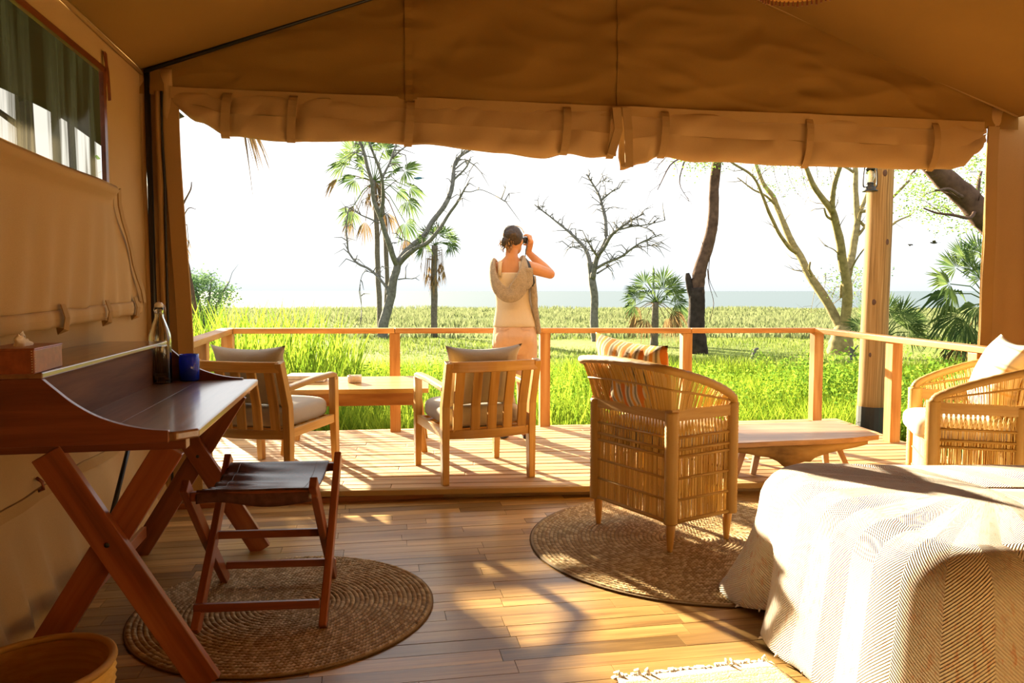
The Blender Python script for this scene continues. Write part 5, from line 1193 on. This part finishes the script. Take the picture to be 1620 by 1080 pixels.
# young fan palm
T, B = tree('young_fan_palm', 'short bushy young fan palm standing beside the charred trunk', 1036, 548, 24)
b = MB(); branchy(b, B, 24, [([(1034, 550), (1036, 520), (1037, 478)], .13, .10)], n=9, wob=.02); b.build('trunk', M['palm_trunk'], T, smooth=True); CR = P(1037, 478, 24)
for an, d, sz, dr in ((95, 32, 32, .05), (120, 34, 30, .1), (70, 34, 34, .05), (45, 34, 32, .15), (22, 34, 30, .3), (0, 34, 26, .4), (145, 34, 30, .15), (165, 32, 28, .3), (190, 34, 24, .5), (-14, 40, 24, .6), (105, 20, 28, .1), (60, 22, 30, .1), (140, 18, 26, .2), (35, 18, 28, .2)):
    frond(T, B, CR, P(1037 + d * math.cos(math.radians(an)), 478 - d * math.sin(math.radians(an)), 24 + random.uniform(-.6, .6)), sz * 24 / 1230, M['frond'], dr, tilt=random.uniform(-.4, .4), n=20)
for an, d in ((215, 34), (240, 30), (-40, 34), (-60, 30), (200, 26), (-28, 30)): frond(T, B, CR, P(1037 + d * math.cos(math.radians(an)), 478 - d * math.sin(math.radians(an)), 24 + random.uniform(-.6, .6)), .55, M['dry'], .8, n=14, span=70, name='dry_frond')
# charred trunk
T, B = tree('charred_tree', 'leaning tree with a blackened broken base and reddish upper trunk', 1107, 572, 21)
b = MB(); branchy(b, B, 21, [([(1108, 578), (1105, 545), (1102, 510), (1101, 475), (1102, 455)], .25, .205), ([(1098, 480), (1092, 455), (1089, 440), (1088, 432)], .13, .05), ([(1104, 470), (1101, 452), (1098, 440)], .12, .06)], n=12, wob=.06); b.build('charred_base', M['bark_burnt'], T, smooth=True)
b = MB(); branchy(b, B, 21, [([(1102, 470), (1106, 440), (1110, 420), (1119, 395), (1126, 362), (1129, 325), (1132, 275), (1135, 230), (1130, 180, -.5), (1110, 120, -1)], .19, .10), ([(1133, 270), (1145, 215, .5), (1170, 150, 1)], .09, .05)], twigs=.5, tl=(.3, .8), tr=.012, n=10, wob=.04); b.build('trunk', M['bark_brown'], T, smooth=True)
b = MB(); branchy(b, B, 21, [([(1120, 425, -.1), (1122, 450, -.2), (1128, 480, -.2), (1122, 510, -.3)], .014, .008), ([(1124, 400, -.1), (1122, 440, -.3), (1134, 470, -.3)], .012, .006)], n=4); b.build('hanging_vine', M['bark_brown'], T)
b = MB(); branchy(b, B, 21, [([(1125, 190, -.5), (1090, 240, -.8), (1060, 262, -1), (1040, 300, -1.1)], .03, .01), ([(1110, 200, -.5), (1085, 250, -.2), (1075, 290, 0), (1090, 320, .1)], .025, .008), ([(1118, 180, -.5), (1070, 230, .4), (1035, 270, .8)], .025, .008)], twigs=3.5, tl=(.3, .7), tr=.008, droop=.3, n=4); b.build('twigs', M['bark_brown'], T, kind='stuff')
leaf_cloud('foliage', T, M['leaf'], [P(1085 + 8 * k, 255 + random.uniform(-12, 14), 20 + .2 * k) for k in range(6)], 700, (.3, .3, .16), .06, B, kind='stuff')
# yellow-barked fever tree
T, B = tree('fever_tree', 'yellow-barked tree with three crooked spreading stems left of the log post', 1330, 566, 21)
b = MB(); br = [([(1326, 572), (1330, 548), (1333, 525), (1334, 515)], .55, .26), ([(1332, 522), (1317, 492, .2), (1298, 460, .4), (1276, 429, .7), (1260, 397, 1), (1244, 366, 1.2), (1229, 328, 1.5), (1221, 309, 1.6), (1207, 287, 1.8), (1197, 262, 2), (1190, 235, 2.2)], .19, .06),
    ([(1262, 402, 1), (1250, 392, .8), (1235, 372, .6), (1219, 341, .3), (1207, 312, 0), (1191, 281, -.2), (1163, 259, -.4), (1140, 245, -.5)], .09, .03), ([(1224, 322, 1.5), (1208, 308, 1.2), (1191, 298, 1), (1166, 281, .8)], .05, .02), ([(1287, 443, .6), (1281, 428, .4), (1283, 415, .3)], .05, .035),
    ([(1337, 520), (1339, 479, -.2), (1339, 441, -.4), (1331, 397, -.7), (1322, 356, -1), (1315, 331, -1.2), (1301, 312, -1.4), (1285, 287, -1.6), (1273, 255, -1.8), (1268, 235, -1.9)], .20, .06), ([(1316, 335, -1.2), (1318, 303, -1.5), (1329, 262, -1.8), (1335, 235, -2)], .10, .06),
    ([(1341, 437, -.4), (1350, 398, 0), (1355, 365, .3), (1356, 340, .4), (1355, 303, .6), (1353, 262, .8)], .16, .09), ([(1357, 350, .3), (1366, 322, .8), (1374, 300, 1), (1382, 270, 1.2)], .09, .05), ([(1353, 378, .2), (1362, 368, .2), (1374, 348, .2)], .07, .04), ([(1343, 437, -.3), (1355, 412, -.6), (1372, 386, -1)], .04, .02), ([(1356, 345, .4), (1385, 372, .6), (1412, 354, .8), (1442, 339, 1)], .06, .03), ([(1357, 335, .4), (1392, 330, .2), (1415, 309, 0), (1440, 285, -.2)], .07, .04),
    ([(1327, 403, -.7), (1315, 393, -1), (1303, 388, -1.2)], .025, .01), ([(1316, 348, -1), (1308, 340, -1.3), (1304, 328, -1.5)], .05, .03), ([(1356, 275, .7), (1330, 262, 1), (1292, 255, 1.2)], .06, .03), ([(1340, 455, -.3), (1331, 450, .2), (1330, 470, .3)], .06, .05)]
branchy(b, B, 21, br, fat=.72, twigs=2.2, tl=(.2, .7), tr=.014, n=9, wob=.05, skip0=1); b.build('trunk', M['bark_fever'], T, smooth=True)
b = MB(); branchy(b, B, 21, [([(1300 + 13 * k + random.uniform(-12, 12), 430 + random.uniform(-8, 25), random.uniform(-.5, 1)), (1290 + 15 * k, 445 + random.uniform(-10, 30), .6), (1282 + 16 * k, 470 + random.uniform(-10, 25), .8)], .012, .005) for k in range(8)] + [([(1200 + 22 * k, 245, 1), (1205 + 22 * k, 280, 1.2), (1212 + 20 * k + random.uniform(-15, 15), 310 + random.uniform(-15, 15), 1.3)], .010, .004) for k in range(6)], twigs=7, tl=(.2, .5), tr=.005, droop=.3, n=3); b.build('twigs', M['bark_fever'], T, kind='stuff')
leaf_cloud('foliage', T, M['leaf'], [P(random.uniform(1300, 1400), random.uniform(425, 480), 21 + random.uniform(0, 1.5)) for _ in range(20)] + [P(random.uniform(1195, 1330), random.uniform(250, 312), 22 + random.uniform(-.5, 1)) for _ in range(16)], 1500, (.24, .3, .12), .055, B, kind='stuff')
# leaning acacia behind the right curtain
T = thing('acacia_tree', 'dark leaning acacia trunk with bright fine leaves beside the right tent edge', 'tree', (9.2, 13.0, GZ)); B = V((9.2, 13.0, GZ))
b = MB(); branchy(b, B, 12, [([(1730, 620, 1.0), (1690, 530, .8), (1640, 440, .5), (1590, 375, .2), (1556, 342, 0), (1530, 312, 0), (1500, 283, -.1), (1478, 262, -.2), (1450, 235, -.3), (1400, 190, -.5)], .24, .12), ([(1560, 345, 0), (1600, 300, .6), (1640, 200, 1)], .12, .06), ([(1528, 312), (1515, 306, -.4), (1495, 298, -.8), (1480, 300, -1.2)], .035, .012), ([(1540, 325), (1548, 300, .5), (1555, 270, 1)], .05, .02), ([(1545, 330), (1530, 345, -.5), (1490, 340, -.9), (1460, 328, -1.2)], .03, .01), ([(1470, 255), (1455, 262, .4), (1440, 280, .8)], .03, .01)], twigs=1.5, tl=(.2, .5), tr=.008, n=10, wob=.05); b.build('trunk', M['bark_brown'], T, smooth=True)
leaf_cloud('foliage', T, M['leaf'], [P(random.uniform(1435, 1575), random.uniform(245, 372), 12 + random.uniform(.4, 2.6)) for _ in range(46)] + [P(random.uniform(1560, 1720), random.uniform(120, 380), 12 + random.uniform(.4, 2.6)) for _ in range(30)], 7000, (.16, .22, .07), .040, B, kind='stuff')
# palms on the right
T, B = tree('fan_palm', 'fan palm with arching pale stalks at the right tent edge', 1575, 600, 16)
b = MB(); branchy(b, B, 16, [([(1578, 605), (1574, 540), (1568, 478)], .16, .13)], n=9, wob=.02); b.build('trunk', M['palm_trunk'], T, smooth=True); CR = P(1566, 478, 16)
for hx, hy_, sz, dr in ((1513, 424, 46, .12), (1503, 449, 54, .3), (1507, 464, 62, .75), (1519, 497, 62, .8), (1546, 484, 46, .9), (1538, 425, 48, 0), (1526, 405, 40, 0), (1550, 400, 46, 0), (1570, 410, 50, 0), (1600, 430, 50, .2), (1620, 460, 50, .4), (1530, 510, 46, .9), (1552, 440, 40, .1)):
    frond(T, B, CR, P(hx, hy_, 16 + random.uniform(-.5, .5)), sz * 16 / 1230, M['frond'], dr, n=24, tilt=random.uniform(-.3, .3))
for hx, hy_ in ((1535, 535), (1558, 530), (1520, 540)): frond(T, B, CR, P(hx, hy_, 16 + random.uniform(-.4, .4)), .62, M['dry'], 1.0, n=16, span=60, name='dry_frond')
T, B = tree('young_fan_palm', 'low young fan palm spreading its fans behind the log post', 1398, 570, 17); CR = P(1398, 535, 17)
b = MB(); branchy(b, B, 17, [([(1398, 575), (1398, 535)], .10, .08)], n=8); b.build('trunk', M['palm_trunk'], T, smooth=True)
for hx, hy_, sz, dr in ((1372, 505, 36, .1), (1362, 515, 34, .2), (1382, 490, 36, 0), (1412, 505, 36, .1), (1424, 498, 42, .1), (1434, 512, 42, .2), (1438, 525, 40, .3), (1440, 500, 36, .3), (1404, 490, 34, 0)):
    frond(T, B, CR, P(hx, hy_, 17 + random.uniform(-.5, .5)), sz * 17 / 1230, M['frond'], dr, n=22, tilt=random.uniform(-.4, .4))
# left: snag palm, bush
T, B = tree('dead_palm', 'bent dead palm stem with hanging brown fronds beside the left tent edge', 313, 535, 22)
b = MB(); branchy(b, B, 22, [([(313, 545), (311, 520), (306, 480), (300, 445), (297, 425), (290, 400), (285, 370), (286, 330), (282, 290), (268, 240), (262, 190), (275, 140), (300, 110)], .085, .07), ([(286, 330), (292, 318), (302, 300), (304, 288)], .035, .012), ([(289, 345), (298, 330), (310, 332)], .02, .008), ([(287, 335), (284, 310), (286, 285)], .02, .01)], twigs=1.0, tl=(.15, .4), tr=.006, n=7, wob=.03); b.build('trunk', M['bark_brown'], T, smooth=True)
dead_skirt(T, B, P(288, 355, 22), 22, 1.2, .16); CR = P(300, 110, 22)
for hx, hy_, dr in ((376, 178, 1.4), (345, 135, 1.1), (260, 130, 1.0)): frond(T, B, CR, P(hx, hy_, 22 + random.uniform(-.3, .3)), 1.0, M['dry'], dr, n=18, span=26, name='dry_frond')
T, B = tree('shrub', 'rounded hazy green shrub at the far left of the meadow', 325, 515, 26); T['category'] = 'shrub'
b = MB(); branchy(b, B, 26, [([(325, 520), (325 + dx, 470 - abs(dx) * .1), (325 + dx * 1.6, 445)], .05, .02) for dx in (-30, -12, 6, 24)], twigs=2, n=5); b.build('stems', M['bark_grey'], T)
leaf_cloud('foliage', T, M['bush'], [P(325 + 52 * r_ * math.cos(a) - 12, 468 - 40 * r_ * math.sin(a) + 8, 26 + random.uniform(-1.0, 1.0)) for r_, a in [(math.sqrt(random.random()), random.uniform(0, 6.28)) for _ in range(70)]], 9000, (.18, .25, .15), .085, B, kind='stuff')
T = thing('shrub', 'unseen leafy shrub on bare stems added outside the left front corner of the tent to shade its floor', 'shrub', (-4.6, 8.4, GZ)); B = V((-4.6, 8.4, GZ))  # added out of view, crown shaped to keep sun off the left floor
b = MB()
for k in range(9): a = k * .7; b.tube([(0, 0, -.1), (.25 * math.cos(a), .2 * math.sin(a), 1.2), (.6 * math.cos(a), .4 * math.sin(a), 2.6)], [.04, .03, .01], 5)
b.build('stems', M['bark_grey'], T); leaf_cloud('foliage', T, M['bush'], [V((random.uniform(-5.5, -4.1), random.uniform(7.9, 8.7), random.uniform(1.3, 2.15))) for _ in range(120)], 15000, (.12, .14, .12), .10, B, kind='stuff')
# thicket seen through the window film
for k, (x, y, r, lean) in enumerate(((-4.87, 9.0, .035, .03), (-4.75, 8.5, .05, -.04), (-5.42, 9.2, .06, .05), (-6.13, 9.8, .14, .04))):
    T = thing('thicket_tree', ('thin dark stem seen through the window nearest its front edge', 'dark stem second from the front edge of the window', 'dark stem third from the front edge of the window', 'thickest dark trunk seen through the window, farthest from its front edge')[k], 'tree', (x, y, GZ), 0, 'trees outside the window'); B = V((x, y, GZ)); b = MB()
    b.tube(crom([(0, 0, -.1), (lean * .3, 0, 1.2), (lean, .1, 2.6), (lean * 1.2, 0, 6.0)], 4), [r * (1 - .03 * j) for j in range(13)], 8)
    for j in range(9): z = random.uniform(3.6, 5.6); d = V((random.uniform(-1, 1), random.uniform(-1, 1), random.uniform(.1, .8))); b.tube([(lean * z / 3, 0, z), V((lean * z / 3, 0, z)) + d * .6, V((lean * z / 3, 0, z)) + d * 1.1 - EZ * .2], [r * .3, r * .2, r * .08], 5)
    b.build('trunk', M['bark_burnt'], T, smooth=True)
    leaf_cloud('foliage', T, M['bush'], [B + V((random.uniform(-.9, .9), random.uniform(-.9, .9), random.uniform(5.2, 6.6))) for _ in range(18)], 1500, (.3, .3, .25), .11, B, kind='stuff')
# fallen sticks in the meadow
for lab, px, py, Y, segs in (('short forked grey stub poking out of the meadow left of the yellow tree', 1190, 575, 18, [([(1186, 575), (1191, 563), (1195, 553), (1200, 551)], .05, .025), ([(1193, 558), (1189, 552)], .03, .015)]),
                             ('twisted grey dead branch lying at the foot of the yellow tree', 1345, 585, 18, [([(1338, 588), (1344, 572), (1348, 560), (1346, 548)], .05, .03), ([(1346, 563), (1352, 553), (1358, 546)], .03, .015), ([(1347, 566), (1356, 560), (1364, 556)], .025, .012)])):
    B = P(px, py, Y); T = thing('dead_branch', lab, 'branch', B); b = MB(); branchy(b, B, Y, segs, twigs=1.5, tl=(.1, .25), tr=.008, n=6, wob=.02); b.build('branch', M['bark_grey'], T, smooth=True)
# birds
def bird(name, label, px, py, Y, sz, flap_, mat, rz=0.4):
    t = thing(name, label, 'bird', P(px, py, Y), rz); b = MB(); b.ell((0, 0, 0), (sz * .16, sz * .42, sz * .15), 10, 8); b.ell((0, sz * .42, sz * .05), (sz * .11, sz * .13, sz * .11), 8, 6); b.tube([(0, sz * .52, sz * .05), (0, sz * .68, sz * .03)], [sz * .04, sz * .01], 5)
    b.build('body', mat, t, smooth=True)
    b = MB(); b.add([(-.08 * sz, -.3 * sz, 0), (.08 * sz, -.3 * sz, 0), (.13 * sz, -.85 * sz, 0), (-.13 * sz, -.85 * sz, 0)], [(0, 1, 2, 3)]); b.build('tail', mat, t, solid=sz * .03)
    for sx in (-1, 1):
        b = MB(); 
        if flap_ is not None: b.add([(sx * .1 * sz, .2 * sz, .05 * sz), (sx * .1 * sz, -.2 * sz, .05 * sz), (sx * .55 * sz, -.18 * sz, flap_ * .5 * sz), (sx * .55 * sz, .25 * sz, flap_ * .55 * sz), (sx * 1.05 * sz, -.2 * sz, flap_ * .7 * sz)], [(0, 1, 2, 3), (3, 2, 4)])
        else: b.ell((sx * .12 * sz, -.15 * sz, .02 * sz), (.06 * sz, .42 * sz, .13 * sz), 8, 6)
        b.build('wing', mat, t, solid=sz * .02 if flap_ is not None else 0)
M['bird'] = plain('dark_plumage', (0.05, 0.045, 0.04), 0.7); M['bluebird'] = plain('blue_plumage', (0.05, 0.16, 0.28), 0.6)
bird('bird', 'small dark bird in flight farther from the log post', 1478, 384, 30, .26, .5, M['bird'], 1.0); bird('bird', 'small dark bird in flight nearer the log post', 1441, 387, 34, .22, -.3, M['bird'], 1.4)
bird('perched_bird', 'blue bird perched on a frond of the tall palm', 661, 282, 32.0, .34, None, M['bluebird'], 1.2)

# ================================================================ grass
M['midgrass'] = leafmat('mid_blade', (0.10, 0.155, 0.025), (0.235, 0.285, 0.075), 0.45)
def blades(name, label, n, xy, h, w, mat, bend=0.35, seg=3):
    """xy: (n,2) ground points, h: heights, w: widths"""
    g = np.array([ground_h(x, y) for x, y in xy]) if n < 4000 else GZ + 0.08 * np.sin(xy[:, 0] * .6) * np.sin(xy[:, 1] * .45) * np.clip((xy[:, 1] - 6) / 10, 0, 1)
    a = np.random.rand(n) * 2 * np.pi; bd = np.stack([np.cos(a), np.sin(a)], 1) * (bend * h * (0.3 + np.random.rand(n)))[:, None]
    f = np.random.rand(n) * 2 * np.pi; sd = np.stack([np.cos(f), np.sin(f), np.zeros(n)], 1)
    vs = []
    for k in range(seg):
        t = k / seg; c = np.concatenate([xy + bd * t ** 2, (g - .03 + h * (t - .12 * t * t))[:, None]], 1); ww = (w * (1 - .35 * t))[:, None]
        vs += [c - sd * ww, c + sd * ww]
    c = np.concatenate([xy + bd, (g + h * .86)[:, None]], 1); vs += [c]
    K = 2 * seg + 1; vs = np.stack(vs, 1).reshape(-1, 3); off = (np.arange(n) * K)[:, None]
    tri = []
    for k in range(seg - 1): tri += [[2 * k, 2 * k + 1, 2 * k + 3], [2 * k, 2 * k + 3, 2 * k + 2]]
    tri += [[2 * seg - 2, 2 * seg - 1, 2 * seg]]
    faces = (off[:, None, :] + np.array(tri)[None]).reshape(-1, 3)
    me = fast_mesh(name, vs, 3, 0, mat, faces); o = bpy.data.objects.new(name, me); COL.objects.link(o); o['kind'] = 'stuff'; o['label'] = label; o['category'] = 'grass'; return o
def scatter(n, y0, y1, slope=0.74, pad=1.2, p=1.6):
    y = y0 + (y1 - y0) * np.random.rand(n) ** p; x = (np.random.rand(n) * 2 - 1) * (slope * y + pad); return np.stack([x, y], 1)
def clump(xy, s=0.9):
    return 0.5 + 0.5 * np.sin(xy[:, 0] * s + 1.3 * np.sin(xy[:, 1] * s * .8)) * np.sin(xy[:, 1] * s * 1.1 + 1.7 * np.sin(xy[:, 0] * s * .7))
xy = scatter(60000, 7.35, 15, p=1.4); c_ = clump(xy); h = (0.38 + 0.34 * c_) * (0.7 + .5 * np.random.rand(len(xy))) * np.clip(1.15 - (xy[:, 1] - 7) * .03, .6, 1.2)
blades('tall_grass', 'bright tall grass growing close beyond the railing', len(xy), xy, h, 0.0045 + 0.004 * np.random.rand(len(xy)), M['grass'])
xy = scatter(50000, 14.5, 30, p=1.2); h = (0.12 + 0.3 * clump(xy, .5)) * (0.6 + .5 * np.random.rand(len(xy))) * np.clip((23 - xy[:, 1]) / 7, .42, 1)
blades('mid_grass', 'green meadow grass in the middle distance', len(xy), xy, h, 0.010 + 0.006 * np.random.rand(len(xy)), M['midgrass'], seg=2)
xy = scatter(60000, 28, 74, p=1.0); h = (0.15 + 0.3 * clump(xy, .23)) * (0.7 + .5 * np.random.rand(len(xy)))
blades('far_grass', 'pale meadow grass reaching to the lake shore', len(xy), xy, h, 0.035 + 0.02 * np.random.rand(len(xy)), M['meadow'], seg=2)
n = 2600; y = 7.2 + 4.5 * np.random.rand(n) ** 1.3; x = -1.6 - 0.16 * (y - 7) - np.random.rand(n) ** 1.2 * 4.6; xy = np.stack([x, y], 1); h = (1.1 + 0.8 * np.clip((-x - 1.8) / 0.9, 0, 1)) * (0.55 + .5 * np.random.rand(n))
blades('reeds', 'tall reed blades rising above the railing at the left', n, xy, h, 0.010 + 0.007 * np.random.rand(n), M['reeds'], bend=.22)
n = 900; y = 7.3 + 3 * np.random.rand(n); x = -2.0 + np.random.rand(n) * 4.2; xy = np.stack([x, y], 1); h = 0.65 + 0.35 * np.random.rand(n)
blades('reeds', 'scattered taller reed blades behind the middle of the railing', n, xy, h, 0.006 + 0.004 * np.random.rand(n), M['reeds'], bend=.2)
# leafy weeds at the right of the deck, feathery herbs in the middle
W = thing('leafy_weeds', 'bright leafy weeds growing beyond the right end of the deck', 'weeds', (4.4, 8.0, GZ)); W['kind'] = 'stuff'
cs = []
b = MB()
for _ in range(260):
    y = random.uniform(6.6, 11); x = random.uniform(3.6, 0.66 * y + 1.6); hh = random.uniform(.35, .95) * (1 if x > 3.2 else .8)
    for k in range(4): cs.append(V((x + random.uniform(-.06, .06), y + random.uniform(-.06, .06), GZ + hh * (1 - .2 * k))))
    b.tube([V((x, y, GZ)) - V((4.4, 8.0, GZ)), V((x + .02, y, GZ + hh)) - V((4.4, 8.0, GZ))], [.006, .003], 3)
b.build('stems', M['weed'], W, kind='stuff'); leaf_cloud('leaves', W, M['weed'], cs, 15000, (.07, .07, .07), .055, V((4.4, 8.0, GZ)), flat=.6, kind='stuff')
W = thing('feathery_herbs', 'pale feathery herbs mixed in the grass beyond the railing', 'weeds', (0, 9, GZ)); W['kind'] = 'stuff'
cs = []
for _ in range(240):
    y = random.uniform(7.6, 12); x = random.uniform(-.2 * y - 1, .45 * y + .5); hh = random.uniform(.45, .85)
    for k in range(3): cs.append(V((x + random.uniform(-.1, .1), y + random.uniform(-.1, .1), GZ + hh * (1 - .12 * k))))
leaf_cloud('leaves', W, M['weed'], cs, 9000, (.075, .075, .05), .038, V((0, 9, GZ)), flat=.5, kind='stuff')
